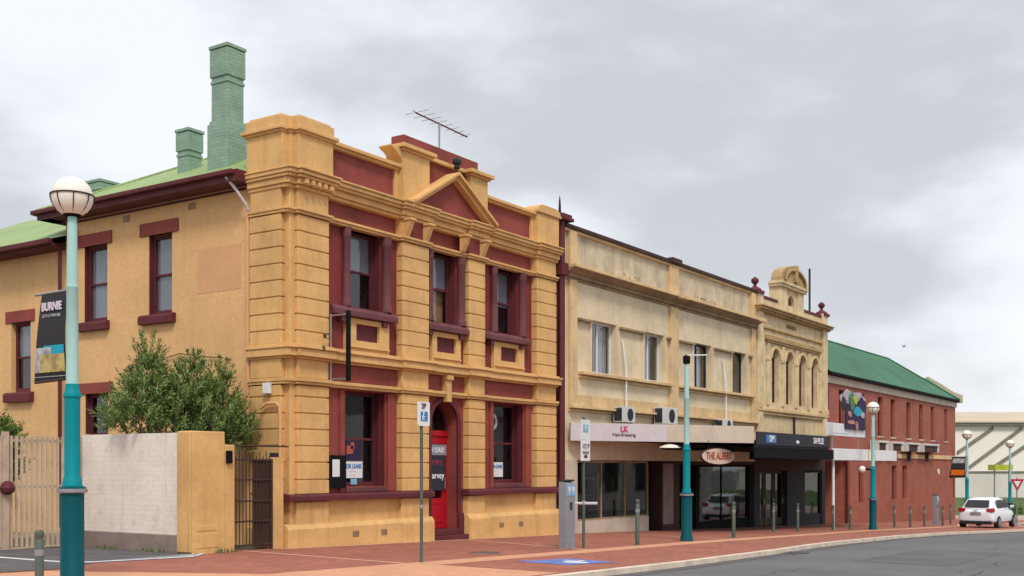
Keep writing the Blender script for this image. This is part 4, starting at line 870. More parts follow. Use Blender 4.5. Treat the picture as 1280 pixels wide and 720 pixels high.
c = MB(); c.prism([(29.8, 17.78, 2.64), (36.1, 14.3, 2.64), (44.5, 14.3, 2.60), (44.9, 17.78, 2.60)], (0, 0, .06)); c.build('awning_soffit', 'brown_board', aw)
c = MB(); c.box(36.12, 44.55, 14.16, 14.24, 2.08, 2.46); c.box(44.47, 44.55, 14.24, 17.7, 2.1, 2.46); c.box(36.12, 44.55, 14.24, 17.7, 2.40, 2.46); bl = c.build('awning_fascia', 'black_paint', shop)
c = MB(); c.box(36.14, 43.95, 14.10, 14.16, 2.54, 2.99); c.box(36.14, 43.95, 14.16, 14.22, 2.46, 2.54); bs_ = c.build('sign_panel', 'charcoal', bl)
c = MB(); c.box(36.95, 37.9, 14.085, 14.10, 2.62, 2.90); c.lathe((0, 0, 0), [(0.001, 0), (0.001, 0.001)], 4); c.build('logo_plate', 'sign_blue', bl)
text('DM', 'white_paint', bl, (37.45, 14.075, 2.76), .30, bold=.01); text('SAVILLE', 'white_paint', bl, (42.5, 14.09, 2.77), .32, sx=1.1, bold=.008); 
c = MB(); c.ball((40.1, 14.12, 2.68), .10, 12, .8); c.build('sign_emblem', 'curtain', bl)
# oval hanging sign
ov = thing('oval_sign', 'cream oval hanging sign with rust lettering under the beige awning', 'sign', (35.3, 15.0, 1.8))
c = MB(); c.prism([(34.97 + 1.42 * math.cos(t), 15.0, 2.135 + .29 * math.sin(t)) for t in [2 * math.pi * k / 36 for k in range(36)]], (0, .06, 0)); c.build('board', 'brown_board', ov)
c = MB(); c.prism([(34.97 + 1.37 * math.cos(t), 14.985, 2.135 + .26 * math.sin(t)) for t in [2 * math.pi * k / 36 for k in range(36)]], (0, .012, 0)); c.build('face', 'sign_cream', ov)
text('THE ALBERT', 'ink_rust', ov, (34.97, 14.975, 2.14), .34, sx=1.15, bold=.008)
c = MB(); c.tube([(34.2, 15.03, 2.38), (34.2, 15.03, 2.66)], .012, 5); c.tube([(35.7, 15.03, 2.38), (35.7, 15.03, 2.66)], .012, 5); c.build('hanger', 'black_paint', ov)
# air conditioners
def acunit(x0, x1, z0, z1, y, label, fan=True, par=None):
    t = thing('air_conditioner', label, 'air conditioner', ((x0 + x1) / 2, y, z0), 'air conditioners on the shop fronts')
    c = MB(); c.box(x0, x1, y - .35, y + .0, z0, z1); c.build('casing', 'ac_white', t, bevel=.01)
    c = MB(); cx = x0 + (x1 - x0) * .6; r = (z1 - z0) * .4
    c.prism([(cx + r * math.cos(a), y - .36, (z0 + z1) / 2 + r * math.sin(a)) for a in [2 * math.pi * k / 16 for k in range(16)]], (0, .02, 0)); c.build('fan_grille', 'charcoal', t)
    c = MB(); c.box(x0 - .012, x0, y - .32, y - .04, z0 + .05, z1 - .05); c.build('side_louvre', 'charcoal', t)
    c = MB(); c.box(x0 + .08, x0 + .12, y - .3, y + .12, z0 - .05, z0); c.box(x1 - .12, x1 - .08, y - .3, y + .12, z0 - .05, z0); c.build('bracket', 'metal', t)
acunit(32.55, 33.45, 3.26, 3.78, 17.70, 'small white air conditioner on the shop wall above the pink awning sign')
acunit(35.55, 36.75, 3.30, 3.90, 17.70, 'largest white air conditioner on the shop wall beside the middle pilaster')
acunit(40.85, 41.85, 3.24, 3.66, 17.70, 'low white air conditioner on the shop wall right of the second lamp post')

# ================================================================ ORNATE CREAM BUILDING
orn = thing('ornate_building', 'narrow ornate cream building with four arched windows and a central pediment niche', 'building', (50, 17.8, -.8))
OY = 17.78
AW = [(47.72, .42), (49.50, .42), (51.25, .42), (53.0, .42)]
c = MB(); c.box(45.3, 54.62, OY, OY + .4, 2.3, 4.62); c.box(45.3, 54.62, OY, OY + .4, 7.45, 9.15)
prev = 45.3
for cx, r in AW:
    nx = cx + .88 if cx < 52.9 else 54.62
    c.arch(prev, nx, 4.62, 7.45, cx, r, 6.58, OY, .4, 12); prev = nx
c.build('wall', 'fancy_cream', orn)
c = MB(); c.box(45.3, 54.62, 30, 30.3, -2, 8.9); c.box(45.3, 45.5, 18.2, 30, -2, 8.9); c.box(54.4, 54.62, 18.2, 30, -2, 8.9); c.box(45.5, 54.4, 18.2, 30, 8.0, 8.1); c.build('rear_wall', 'fancy_cream', orn)
c = MB()
for a, b in ((45.32, 45.95), (53.95, 54.60)): c.box(a, b, OY - .14, OY + .01, 2.5, 9.3)
for cx in (46.75, 48.61, 50.38, 52.12, 53.8): c.box(cx - .15, cx + .15, OY - .07, OY + .01, 4.5, 7.2); c.box(cx - .19, cx + .19, OY - .10, OY + .01, 6.45, 6.6)
c.build('pilaster', 'fancy_cream', orn, bevel=.012)
for cx, r in AW:
    f = MB(); f.archband(cx, r - .06, r - .002, 6.58, OY + .2, OY + .28, zlow=4.64, n=12); f.box(cx - r, cx + r, OY + .2, OY + .28, 5.58, 5.66); f.box(cx - r + .01, cx + r - .01, OY + .2, OY + .28, 4.62, 4.70)
    fo = f.build('window', 'maroon', orn); MB().archplate(cx, r - .03, 4.66, 6.58, OY + .24, 12).build('pane', 'glass', fo)
    MB().box(cx - r - .05, cx + r + .05, OY + .45, OY + .5, 4.5, 7.2).build('room_lining', 'room_dark', fo)
    c = MB(); c.archband(cx, r + .04, r + .16, 6.58, OY - .06, OY + .01, n=12); c.build('arch_moulding', 'cream_trim', orn)
c = MB(); c.box(46.4, 53.7, OY - .16, OY + .01, 7.34, 7.44); c.box(46.45, 53.65, OY - .10, OY + .01, 7.44, 7.56)
for k in range(36): c.box(46.5 + k * .2, 46.6 + k * .2, OY - .13, OY + .01, 7.24, 7.34)
c.build('label_moulding', 'stone_gold', orn)
c = MB(); c.box(45.3, 54.7, OY - .10, OY + .01, 7.80, 7.88); c.box(45.2, 54.75, OY - .22, OY + .05, 8.46, 8.54); c.box(45.15, 54.8, OY - .34, OY + .05, 8.54, 8.64); c.box(45.1, 54.85, OY - .42, OY + .05, 8.64, 8.70); c.build('cornice', 'stone_gold', orn, bevel=.01)
c = MB(); c.box(45.3, 54.7, OY - .18, OY + .05, 4.20, 4.32); c.box(45.3, 54.65, OY - .10, OY + .05, 4.06, 4.20)
for x in (45.34, 54.3): c.box(x, x + .3, OY - .2, OY + .02, 4.32, 4.6)
c.build('sill_course', 'cream_trim', orn, bevel=.01)
c = MB(); c.box(45.3, 47.95, OY - .04, OY + .4, 9.10, 9.22); c.box(51.2, 54.62, OY - .04, OY + .4, 9.10, 9.22); c.build('coping', 'maroon', orn, bevel=.01)
c = MB(); c.box(48.0, 48.85, OY - .12, OY + .4, 8.70, 9.86); c.box(50.35, 51.15, OY - .12, OY + .4, 8.70, 9.86); c.arch(48.85, 50.35, 8.70, 9.86, 49.6, .42, 9.2, OY - .06, .4, 12)
c.box(47.9, 51.25, OY - .22, OY + .4, 9.86, 9.98); c.box(47.85, 51.3, OY - .28, OY + .4, 9.98, 10.10); c.build('niche_block', 'fancy_cream', orn, bevel=.01)
c = MB(); c.box(49.1, 50.1, OY + .1, OY + .2, 8.7, 9.75); c.build('niche', 'maroon', orn)
c = MB()
pts = [(49.575 + 1.72 * math.cos(math.pi * k / 14), OY - .24, 10.10 + .82 * math.sin(math.pi * k / 14)) for k in range(15)]
c.prism(pts, (0, .5, 0)); pts = [(49.575 + 1.35 * math.cos(math.pi * k / 14), OY - .30, 10.14 + .58 * math.sin(math.pi * k / 14)) for k in range(15)]; 
for (xa, ya, za), (xb, yb_, zb) in zip(pts, pts[1:]): c.tube([(xa, ya, za), (xb, yb_, zb)], .07, 6)
c.box(49.4, 49.75, OY - .36, OY - .2, 10.2, 10.95); c.build('gablet', 'stone_gold', orn, bevel=.01)
for x in (45.55, 54.35):
    c = MB(); c.box(x - .36, x + .36, OY - .2, OY + .4, 9.2, 9.34); c.lathe((x, OY + .1, 9.34), [(.30, 0), (.26, .08), (.11, .16), (.06, .25), (.09, .29), (.15, .35), (.17, .42), (.15, .5), (.06, .56), (.02, .60)], 12); c.build('finial', 'maroon', orn, smooth=True)
text('A D 1 8 8 8', 'stone_gold', orn, (49.7, OY - .03, 8.17), .26, extrude=.02)
c = MB(); c.tube([(50.0, OY - .06, 2.4), (50.0, OY - .06, 4.1)], .05, 6); c.build('downpipe', 'charcoal', orn)
pl = tag(solo((lambda m_: (m_.tube([(54.7, 18.6, 8.0), (54.7, 18.6, 11.7)], .055, 6), m_.build('roof_pole', 'charcoal'))[1])(MB()), (54.7, 18.6, 8.0)), 'plain grey vent pole standing on the roof behind the ornate parapet', 'pole')
# ground floor
c = MB(); c.box(45.3, 54.62, OY + .02, OY + .4, 1.60, 2.32); c.build('bulkhead', 'brown_board', orn)
def leaf_door(par, x0, x1, z0, z1, y, fm):
    f = MB(); f.wall('x', x0, x1, z0, z1, y, .06, [(x0 + .14, x1 - .14, z0 + .3, z1 - .12)]); fo = f.build('door', fm, par); MB().box(x0 + .12, x1 - .12, y + .03, y + .036, z0 + .28, z1 - .1).build('pane', 'shop_glass', fo)
    MB().tube([(x1 - .07, y - .04, z0 + .9), (x1 - .07, y - .04, z0 + 1.2)], .015, 5).build('handle', 'metal', fo); return fo
for x0, x1 in ((46.0, 47.0), (47.1, 48.15), (48.25, 49.3)): leaf_door(orn, x0, x1, -.82, 1.58, OY + .25, 'iron')
c = MB(); c.box(45.9, 49.4, OY + 2, OY + 2.1, -1.2, 1.7); c.box(45.9, 49.4, OY + .33, OY + 2, -.92, -.86); c.build('room_lining', 'room_mid', orn)
c = MB(); c.box(49.36, 51.75, OY + .04, OY + .3, -1.4, 1.6); c.box(54.1, 54.62, OY, OY + .3, -1.6, 1.6); c.box(45.3, 46.0, OY + .05, OY + .4, -1.4, 1.6); c.build('shopfront_pier', 'charcoal', orn)
shopwin(orn, 51.76, 54.1, -.5, 1.55, -.55, 'charcoal', 'charcoal', (), room='room_mid')
c = MB(); c.box(44.62, 53.95, 14.14, 14.26, 2.05, 2.53); c.box(53.83, 53.95, 14.26, 17.7, 2.05, 2.53); aw3 = c.build('awning_fascia', 'white_paint', orn, bevel=.01)
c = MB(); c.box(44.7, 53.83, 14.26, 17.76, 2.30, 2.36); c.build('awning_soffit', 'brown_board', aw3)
c = MB()
for x in (49.3,): c.box(x, x + .06, 14.12, 14.14, 2.06, 2.52)
c.build('fascia_joint', 'lime', aw3)
c = MB(); c.tube([(45.1, 14.35, zg(45.1)), (45.1, 14.35, 2.06)], .06, 8); c.build('awning_post', 'white_paint', aw3, smooth=True)
# billboard on top of the white awning
bb = thing('billboard', 'colourful cut-out poster with white caption board standing on the white awning', 'billboard', (48.8, 15.0, 2.5))
c = MB(); c.box(46.25, 51.6, 14.95, 15.03, 3.12, 3.66); c.build('caption_board', 'white_paint', bb)
c = MB(); c.box(46.3, 46.9, 14.94, 14.95, 3.16, 3.62); c.box(46.95, 49.2, 14.94, 14.95, 3.22, 3.26); c.build('caption_stripe', 'lilac', bb)
c = MB(); c.box(48.5, 51.4, 14.86, 14.93, 3.44, 4.55); c.build('picture_ground', 'poster_dark', bb)
rr_ = random.Random(5)
def blob(cx, cz, rx, rz, y, m_, nm, sd_):
    q = random.Random(sd_); n_ = 11; pts = [(cx + rx * math.cos(2 * math.pi * k / n_) * q.uniform(.75, 1.15), y, cz + rz * math.sin(2 * math.pi * k / n_) * q.uniform(.75, 1.15)) for k in range(n_)]
    MB().prism(pts, (0, .03, 0)).build(nm, m_, bb)
blob(48.9, 4.75, 1.1, .42, 14.90, 'poster_cloth', 'picture_shape', 1); blob(50.3, 4.85, 1.2, .30, 14.90, 'poster_cloth', 'picture_shape', 2); blob(50.9, 4.55, .7, .36, 14.87, 'poster_dark', 'picture_shape', 3)
blob(49.4, 4.7, .45, .42, 14.85, 'poster_mix', 'picture_shape', 4); blob(49.75, 4.75, .28, .2, 14.82, 'lime', 'picture_shape', 5); blob(50.2, 4.25, .65, .22, 14.84, 'banner_cyan', 'picture_shape', 6)
blob(48.2, 4.55, .35, .3, 14.87, 'charcoal', 'picture_shape', 7); blob(49.0, 4.1, .28, .16, 14.83, 'poster_skin', 'picture_shape', 8); blob(50.9, 4.12, .3, .17, 14.83, 'poster_cloth', 'picture_shape', 9); blob(49.2, 3.75, .5, .1, 14.83, 'poster_skin', 'picture_shape', 10); blob(50.0, 3.6, .2, .2, 14.83, 'poster_skin', 'picture_shape', 12)
c = MB(); c.tube([(47.2, 15.06, 2.5), (47.2, 15.06, 3.2)], .03, 5); c.tube([(50.9, 15.06, 2.5), (50.9, 15.06, 4.4)], .03, 5); c.build('support', 'metal', bb)

# ================================================================ RED BRICK BUILDING
red = thing('brick_building', 'long red brick building with green metal roof and tall slit windows', 'building', (70, 17.8, -1.6))
RY = 17.80
UW = [(56.85, 57.75), (60.45, 61.25), (63.95, 64.9), (66.6, 67.55), (70.15, 71.1), (73.25, 74.2), (76.25, 77.2), (80.1, 80.95)]
LW = [(60.3, 61.15, -.15, 1.8), (66.9, 67.9, -.15, 1.85), (69.25, 70.2, -.15, 1.85), (82.75, 83.2, -.5, .95)]
c = MB(); c.wall('x', 58.7, 83.45, -2.6, 2.35, RY, .4, LW); c.wall('x', 54.63, 83.45, 2.35, 5.98, RY, .4, [(a, b, 3.52, 5.75) for a, b in UW])
c.box(54.63, 58.7, RY + 2.4, RY + 2.6, -2, 2.35); c.box(58.5, 58.7, RY + .4, RY + 2.4, -2, 2.35)
c.box(83.25, 83.45, 18.2, 26.5, -2.6, 6.4); c.box(54.7, 83.45, 26.3, 26.5, -2.6, 6.3); c.build('wall', 'red_brick', red)
for a, b in UW:
    f = MB(); y = RY + .18; f.box(a, a + .05, y, y + .06, 3.52, 5.75); f.box(b - .05, b, y, y + .06, 3.52, 5.75); f.box(a, b, y + .002, y + .06, 4.55, 4.62); f.box(a, b, y + .004, y + .06, 5.68, 5.75)
    fo = f.build('window', 'maroon', red); MB().box(a + .04, b - .04, y + .03, y + .035, 3.52, 5.7).build('pane', 'glass', fo); MB().box(a - .05, b + .05, RY + .42, RY + .45, 3.4, 5.9).build('room_lining', 'room_dark', fo)
    MB().box(a - .08, b + .08, RY - .06, RY + .18, 3.44, 3.52).build('sill', 'fascia_beige', fo)
for a, b, z0, z1 in LW:
    f = MB(); y = RY + .18; f.box(a, a + .05, y, y + .06, z0, z1); f.box(b - .05, b, y, y + .06, z0, z1); f.box(a, b, y + .002, y + .06, (z0 + z1) / 2, (z0 + z1) / 2 + .06)
    fo = f.build('window', 'maroon', red); MB().box(a + .04, b - .04, y + .03, y + .035, z0, z1).build('pane', 'glass', fo); MB().box(a - .05, b + .05, RY + .42, RY + .45, z0 - .1, z1 + .1).build('room_lining', 'room_dark', fo)
c = MB(); c.box(54.63, 83.5, RY - .10, RY + .4, 5.98, 6.36); c.build('frieze', 'fascia_beige', red, bevel=.01)
c = MB(); c.box(58.7, 83.5, RY - .08, RY + .02, 2.28, 2.54); c.build('string_course', 'cream_trim', red, bevel=.01)
c = MB(); c.box(54.63, 83.3, RY - .36, RY - .22, 6.36, 6.50); c.box(54.63, 83.3, RY - .22, RY + .1, 6.36, 6.40); c.build('gutter', 'black_paint', red)
c = MB(); ey, ez = RY - .32, 6.50; p_ = math.tan(R(37)); ry, rz2 = 21.1, 6.50 + (21.1 - ey) * p_
c.quad((54.63, ey, ez), (83.2, ey, ez), (78.2, ry, rz2), (54.63, ry, rz2)); c.quad((54.63, ry, rz2), (78.2, ry, rz2), (83.2, 26.6, ez - .4), (54.63, 26.6, ez - .4)); c.quad((83.2, ey, ez), (83.2, 26.6, ez - .4), (78.2, ry, rz2))
c.build('roof', 'roof_dark_green', red)
c = MB(); EP = [(ey + .02, ez - .015), (19.6, ez - .02 + (19.6 - ey) * p_), (22.0, 6.6)]
for (ya, za), (yb_, zb) in zip(EP, EP[1:]): c.quad((79.3, ya, za), (83.2, ya, za), (83.2, yb_, zb), (79.3, yb_, zb))
c.build('end_roof', 'roof_dark_green', red)
c = MB(); c.tube([(54.7, ry, rz2), (78.2, ry, rz2), (83.2, ey, ez + .02)], .07, 6); c.build('ridge_capping', 'roof_dark_green', red)
c = MB(); c.prism([(83.2, RY - .5, 6.3), (83.2, RY - .5, 6.85), (83.2, RY + .1, 7.12), (83.2, 18.6, 7.62), (83.2, 19.6, 8.28), (83.2, 20.3, 7.9), (83.2, 20.3, 6.3)], (.35, 0, 0)); c.build('gable_parapet', 'fascia_beige', red, bevel=.02)
c = MB(); c.box(54.65, 55.2, RY - .03, RY + .1, 2.4, 5.97); c.build('shade_strip', 'oxide_dark', red)  # dark red strip that paints shade onto the near end of the brick
c = MB(); c.tube([(58.6, RY + .1, -1.8), (58.6, RY + .1, 2.3)], .05, 6); c.build('downpipe', 'maroon', red)
c = MB(); c.prism([(78.4 + .28 * math.cos(a), RY - .03, 1.45 + .2 * math.sin(a)) for a in [2 * math.pi * k / 14 for k in range(14)]], (0, .05, 0))
tag(solo(c.build('round_plaque', 'white_paint'), (78.4, RY - .02, 1.45)), 'small round white plaque low on the red brick wall', 'plaque')
for k, (a, b) in enumerate(((62.3, 64.2), (65.1, 67.5), (68.6, 71.3), (72.4, 76.4))):
    t = thing('air_conditioner', 'white boxed air conditioner %s on the red brick ledge' % ('nearest the third lamp post', 'second along from the lamp post', 'third along from the lamp post', 'farthest and longest in the row')[k], 'air conditioner', ((a + b) / 2, RY - .1, 2.6), 'air conditioners on the brick wall')
    c = MB(); c.box(a, b, RY - .55, RY - .02, 3.12, 3.24); c.box(b - .35, b, RY - .5, RY - .03, 2.7, 3.12); c.box(a, a + .15, RY - .5, RY - .03, 2.7, 3.12); c.build('casing', 'ac_white', t)
    c = MB(); c.box(a + .18, b - .38, RY - .46, RY - .03, 2.72, 3.10); c.build('louvre', 'brown_board', t)
    c = MB(); c.box((a + b) / 2, (a + b) / 2 + .1, RY - .3, RY - .1, 2.1, 2.7); c.build('bracket', 'iron', t)

# ================================================================ STREET LAMPS
def lamp(x, y, label, top='globe', side=None, banner=None):
    z0 = zg(x); t = thing('street_lamp', label, 'street lamp', (x, y, z0), 'teal street lamps along the footpath')
    c = MB(); c.lathe((x, y, z0), [(.175, -.1), (.175, .12), (.150, .16), (.148, 1.24), (.175, 1.26), (.175, 1.31), (.13, 1.33)], 12); c.build('base', 'teal_deep', t, smooth=True)
    c = MB(); c.lathe((x, y, z0), [(.165, 1.235), (.19, 1.25), (.19, 1.29), (.165, 1.30)], 12); c.build('collar', 'metal', t, smooth=True)
    c = MB(); c.lathe((x, y, z0), [(.135, 1.30), (.11, 1.44), (.10, 1.46), (.10, 2.48), (.115, 2.49), (.115, 2.53), (.095, 2.56), (.085, 2.66)], 14); c.build('shaft', 'teal', t, smooth=True)
    c = MB(); c.lathe((x, y, z0), [(.078, 2.66), (.074, 3.9), (.08, 3.91), (.08, 3.94), (.07, 3.95), (.062, 4.72), (.055, 4.85), (.045, 4.9)], 14); c.build('upper_shaft', 'pale_teal', t, smooth=True)
    if top == 'globe':
        gz = z0 + 5.10
        MB().ball((x, y, gz), .262, 24).build('globe', 'globe', t, smooth='all')
        MB().lathe((x, y, z0), [(.06, 4.84), (.12, 4.86), (.13, 4.92), (.08, 4.93)], 14).build('cap', 'black_paint', t)
        c = MB(); n_ = 24; ring = [(x + .272 * math.cos(2 * math.pi * k / n_), y + .272 * math.sin(2 * math.pi * k / n_), gz + .02) for k in range(n_ + 1)]; c.tube(ring, .010, 5)
        for k in range(8):
            a = 2 * math.pi * (k + .3) / 8; c.tube([(x + .272 * math.cos(a) * math.cos(p), y + .272 * math.sin(a) * math.cos(p), gz + .02 + .27 * math.sin(p)) for p in [-j * .2 for j in range(7)]], .008, 5)
        c.build('cage', 'iron', t)
    else:
        MB().lathe((x, y, z0), [(.07, 4.86), (.10, 4.88), (.10, 5.06), (.05, 5.1)], 12).build('cap', 'black_paint', t)
        MB().prism([(x - .05, y - .05, z0 + 5.08), (x + .35, y - .45, z0 + 5.10), (x + .45, y - .35, z0 + 5.10), (x + .05, y + .05, z0 + 5.08)], (0, 0, .03)).build('lamp_arm', 'white_paint', t)
    if side == 'saucer':
        c = MB(); c.lathe((x, y + .50, z0 + 2.56), [(.30, 0), (.29, .03), (.16, .08), (.05, .1)], 18); c.build('side_light', 'globe', t, smooth=True); MB().tube([(x, y, z0 + 2.58), (x, y + .3, z0 + 2.6)], .02, 6).build('side_arm', 'black_paint', t)
    if side == 'ball':
        MB().ball((x - .1, y + .42, z0 + 2.52), .15, 14).build('side_light', 'globe', t, smooth='all'); MB().tube([(x, y, z0 + 2.52), (x - .1, y + .3, z0 + 2.54)], .05, 6).build('side_arm', 'black_paint', t)
    return t
def banner(x, y, z0, z1, label, cols, wd=.78):
    t = thing('street_banner', label, 'banner', (x, y + .1, z0), 'banners on the lamp posts')
    ya, yb_ = y + .08, y + .08 + wd; n_ = 10; lean = .16
    def strip(f0, f1, u0, u1, m_, nm, off=0.0):
        c = MB(); rows = []
        for i in range(n_ + 1):
            f = f0 + (f1 - f0) * i / n_; z_ = z1 + (z0 - z1) * f; sh = lean * f * f; dx = -.05 * math.sin(f * 3.0) - off
            rows.append((z_, sh, dx))
        for (za, sa, da), (zb, sb_, db) in zip(rows, rows[1:]):
            c.quad((x + da, ya + (yb_ - ya) * u0 + sa * u0, za), (x + da, ya + (yb_ - ya) * u1 + sa * u1, za), (x + db, ya + (yb_ - ya) * u1 + sb_ * u1, zb), (x + db, ya + (yb_ - ya) * u0 + sb_ * u0, zb))
        o = c.build(nm, m_, t); s_ = o.modifiers.new('thickness', 'SOLIDIFY'); s_.thickness = .004; s_.offset = 0; return o
    strip(0, 1, 0, 1, cols[0], 'cloth')
    for k, (f0, f1, u0, u1, m_) in enumerate(cols[1]): strip(f0, f1, u0, u1, m_, 'picture', .008 + .003 * k)
    c = MB(); c.tube([(x, y + .05, z1 + .01), (x, yb_ + .14, z1 - .0)], .018, 6); c.build('banner_arm', 'metal', t); c = MB(); c.tube([(x, y + .05, z0 + .02), (x - .02, yb_ + .12, z0 - .01)], .018, 6); c.build('banner_arm', 'iron', t)
    return t
LY = 13.2
lamp(8.91, 12.85, 'closest street lamp, white caged globe on a teal and pale blue post at the left')
lamp(28.1, 13.0, 'street lamp without a globe, black cap on top, before the beige awning', top='cap', side='saucer')
lamp(47.3, 13.37, 'street lamp with white globe before the white awning and the brick building', side='ball')
lamp(67.7, 13.8, 'distant street lamp rising behind the left end of the white car')
lamp(78.8, 13.4, 'most distant street lamp rising behind the right end of the white car')
bn = banner(8.91, 12.85, 2.93, 4.10, 'black hanging banner reading BURNIE with a photo print on the closest lamp post', ('banner_black', [(.60, .70, .04, .72, 'banner_cyan'), (.62, .90, .45, .99, 'banner_grey'), (.70, .90, .02, .80, 'banner_yellow'), (.70, .86, .30, .42, 'brown_trim'), (.945, .952, .0, 1, 'banner_grey')]), wd=.58)
text('BURNIE', 'banner_type', bn, (8.86, 13.225, 3.91), .150, axis='y', bold=.005, sx=.86); text('CITY OF MAKERS', 'banner_grey', bn, (8.86, 13.235, 3.79), .060, axis='y', sx=.86)
banner(67.7, 13.8, 1.15, 2.35, 'grey and orange banner on the distant lamp post beside the brick building', ('banner_black', [(.08, .3, .06, .92, 'banner_grey'), (.3, .55, .06, .92, 'charcoal'), (.62, .88, .06, .92, 'banner_orange')]), wd=.75)

# ================================================================ SIGN POSTS, METERS, BOLLARDS
sg = thing('parking_sign', 'white parking sign with blue symbol on a green pole before the bank door', 'sign', (16.05, 12.71, zg(16.05)))
MB().tube([(16.05, 12.71, zg(16.05) - .05), (16.05, 12.71, 2.95)], .030, 10).build('pole', 'post_green', sg, smooth=True)
MB().lathe((16.05, 12.71, 1.03), [(.031, 0), (.037, .01), (.037, .05), (.031, .06)], 10).build('clamp', 'metal', sg)
c = MB(); c.prism([(15.905, 12.66, 2.54), (16.215, 12.66, 2.54), (16.235, 12.66, 2.57), (16.235, 12.66, 2.96), (16.215, 12.66, 2.98), (15.905, 12.66, 2.98), (15.885, 12.66, 2.96), (15.885, 12.66, 2.57)], (0, .012, 0)); c.build('sign_plate', 'white_paint', sg)
MB().box(15.965, 16.165, 12.653, 12.659, 2.63, 2.80).build('symbol_panel', 'sign_blue', sg)
c = MB(); c.prism([(16.045 + .03 * math.cos(a), 12.650, 2.775 + .018 * math.sin(a)) for a in [math.pi * 2 * k / 10 for k in range(10)]], (0, .003, 0)); c.box(16.03, 16.05, 12.650, 12.653, 2.70, 2.76); c.box(16.05, 16.10, 12.650, 12.653, 2.70, 2.715); c.box(16.0, 16.03, 12.650, 12.653, 2.66, 2.73); c.box(16.0, 16.08, 12.650, 12.653, 2.65, 2.665); c.build('wheelchair_figure', 'white_paint', sg)
text('2P', 'ink', sg, (16.05, 12.652, 2.90), .13, bold=.002)
sg = thing('parking_sign', 'tall white two-plate parking sign on a pole beside the grey ticket machine', 'sign', (22.76, 13.14, zg(22.76)))
MB().tube([(22.78, 13.18, zg(22.76) - .05), (22.78, 13.18, 2.95)], .034, 10).build('pole', 'post_green', sg, smooth=True)
MB().box(22.57, 22.99, 13.125, 13.14, 2.43, 2.90).build('sign_plate', 'white_paint', sg); MB().box(22.57, 22.99, 13.125, 13.14, 1.93, 2.42).build('sign_plate', 'white_paint', sg)
MB().box(22.66, 22.90, 13.118, 13.124, 2.60, 2.78).build('symbol_panel', 'pale_blue', sg)
text('P', 'white_paint', sg, (22.78, 13.113, 2.69), .17, bold=.003); text('1/2 P', 'ink', sg, (22.78, 13.118, 2.27), .16); text('TICKET', 'ink', sg, (22.78, 13.118, 2.12), .09)
c = MB(); c.prism([(22.70, 13.118, 2.00), (22.86, 13.118, 2.00), (22.86, 13.118, 2.05), (22.78, 13.118, 2.08), (22.70, 13.118, 2.05)], (0, .005, 0)); c.build('arrow', 'ink', sg)
c = MB(); c.tube([(22.62, 13.42, .93), (22.94, 12.90, .93)], .035, 6); c.build('cycle_rail', 'lilac', sg)
MB().lathe((22.78, 13.18, .88), [(.035, 0), (.05, .02), (.05, .09), (.035, .11)], 10).build('clamp', 'metal', sg)
def meter(x, y, label, s_=1.0, deep=.17):
    z0 = zg(x); t = thing('ticket_machine', label, 'ticket machine', (x, y, z0), 'parking ticket machines'); w_ = .20 * s_
    c = MB(); c.prism([(x - w_, y - .05, z0 - .05), (x - w_, y - .05, z0 + 1.50), (x - w_, y + .05, z0 + 1.56), (x - w_, y + deep, z0 + 1.56), (x - w_, y + deep, z0 - .05)], (2 * w_, 0, 0)); c.build('cabinet', 'meter_grey', t, bevel=.02)
    c = MB(); c.box(x - w_ + .02, x + w_ - .02, y - .06, y - .048, z0 + 1.23, z0 + 1.47); c.build('label_panel', 'pale_blue', t)
    for k in range(2):
        text('P', 'white_paint', t, (x - w_ * .45 + k * w_ * .9, y - .066, z0 + 1.35), .19, bold=.004)
    c = MB(); c.box(x - .05, x + .05, y - .058, y - .048, z0 + .90, z0 + 1.08); c.build('coin_slot', 'charcoal', t)
    c = MB(); c.box(x - w_ * .8, x + w_ * .8, y - .055, y - .049, z0 + .12, z0 + .80); c.build('service_door', 'meter_grey', t)
    c = MB(); c.box(x - w_ - .01, x + w_ + .01, y - .02, y + deep + .02, z0 + 1.56, z0 + 1.60); c.build('lid', 'charcoal', t, bevel=.01)
meter(22.20, 13.23, 'grey parking ticket machine with blue P panel on the footpath by the bank')
meter(59.75, 13.64, 'distant grey ticket machine before the red brick wall', 1.1)
def bollard(x, y, label, h=1.08, r=.065):
    z0 = zg(x); t = thing('bollard', label, 'bollard', (x, y, z0), 'grey green bollards along the footpath')
    MB().lathe((x, y, z0), [(r, -.1), (r, h - .13), (r * .86, h - .12), (r * .86, h - .09), (r, h - .08), (r, h - .02), (r * .8, h), (0, h + .01)], 12).build('post', 'post_green', t, smooth=True)
    MB().lathe((x, y, z0), [(r + .004, h - .32), (r + .004, h - .24)], 12).build('reflective_band', 'meter_grey', t, smooth=True)
    MB().lathe((x, y, z0), [(r * 1.7, 0), (r * 1.7, .015), (r, .02)], 12).build('foot_plate', 'post_green', t)
for x, y, l_, h in [(8.43, 12.84, 'short bollard on the left just beside the closest lamp post', .76), (25.12, 12.97, 'bollard in front of the first shop window', 1.14), (31.87, 13.19, 'bollard under the oval hanging sign', 1.08), (39.0, 14.6, 'bollard before the glazed doors of the ornate building', 1.05), (41.17, 14.46, 'bollard before the charcoal shopfront pier', 1.05), (44.6, 14.2, 'bollard where the white awning starts, left of the third lamp', 1.0), (46.13, 13.96, 'bollard close behind and left of the third lamp post', 1.0),
                  (53.1, 14.02, 'first bollard right of the third lamp post before the brick wall', 1.0), (54.9, 13.75, 'second bollard right of the third lamp post before the brick wall', 1.0), (56.99, 13.6, 'bollard just left of the distant ticket machine', 1.0), (60.4, 13.5, 'bollard just right of the distant ticket machine', 1.0), (64.5, 14.0, 'last bollard at the end of the brick building', 1.1)]:
    bollard(x, y, l_, h, .055)

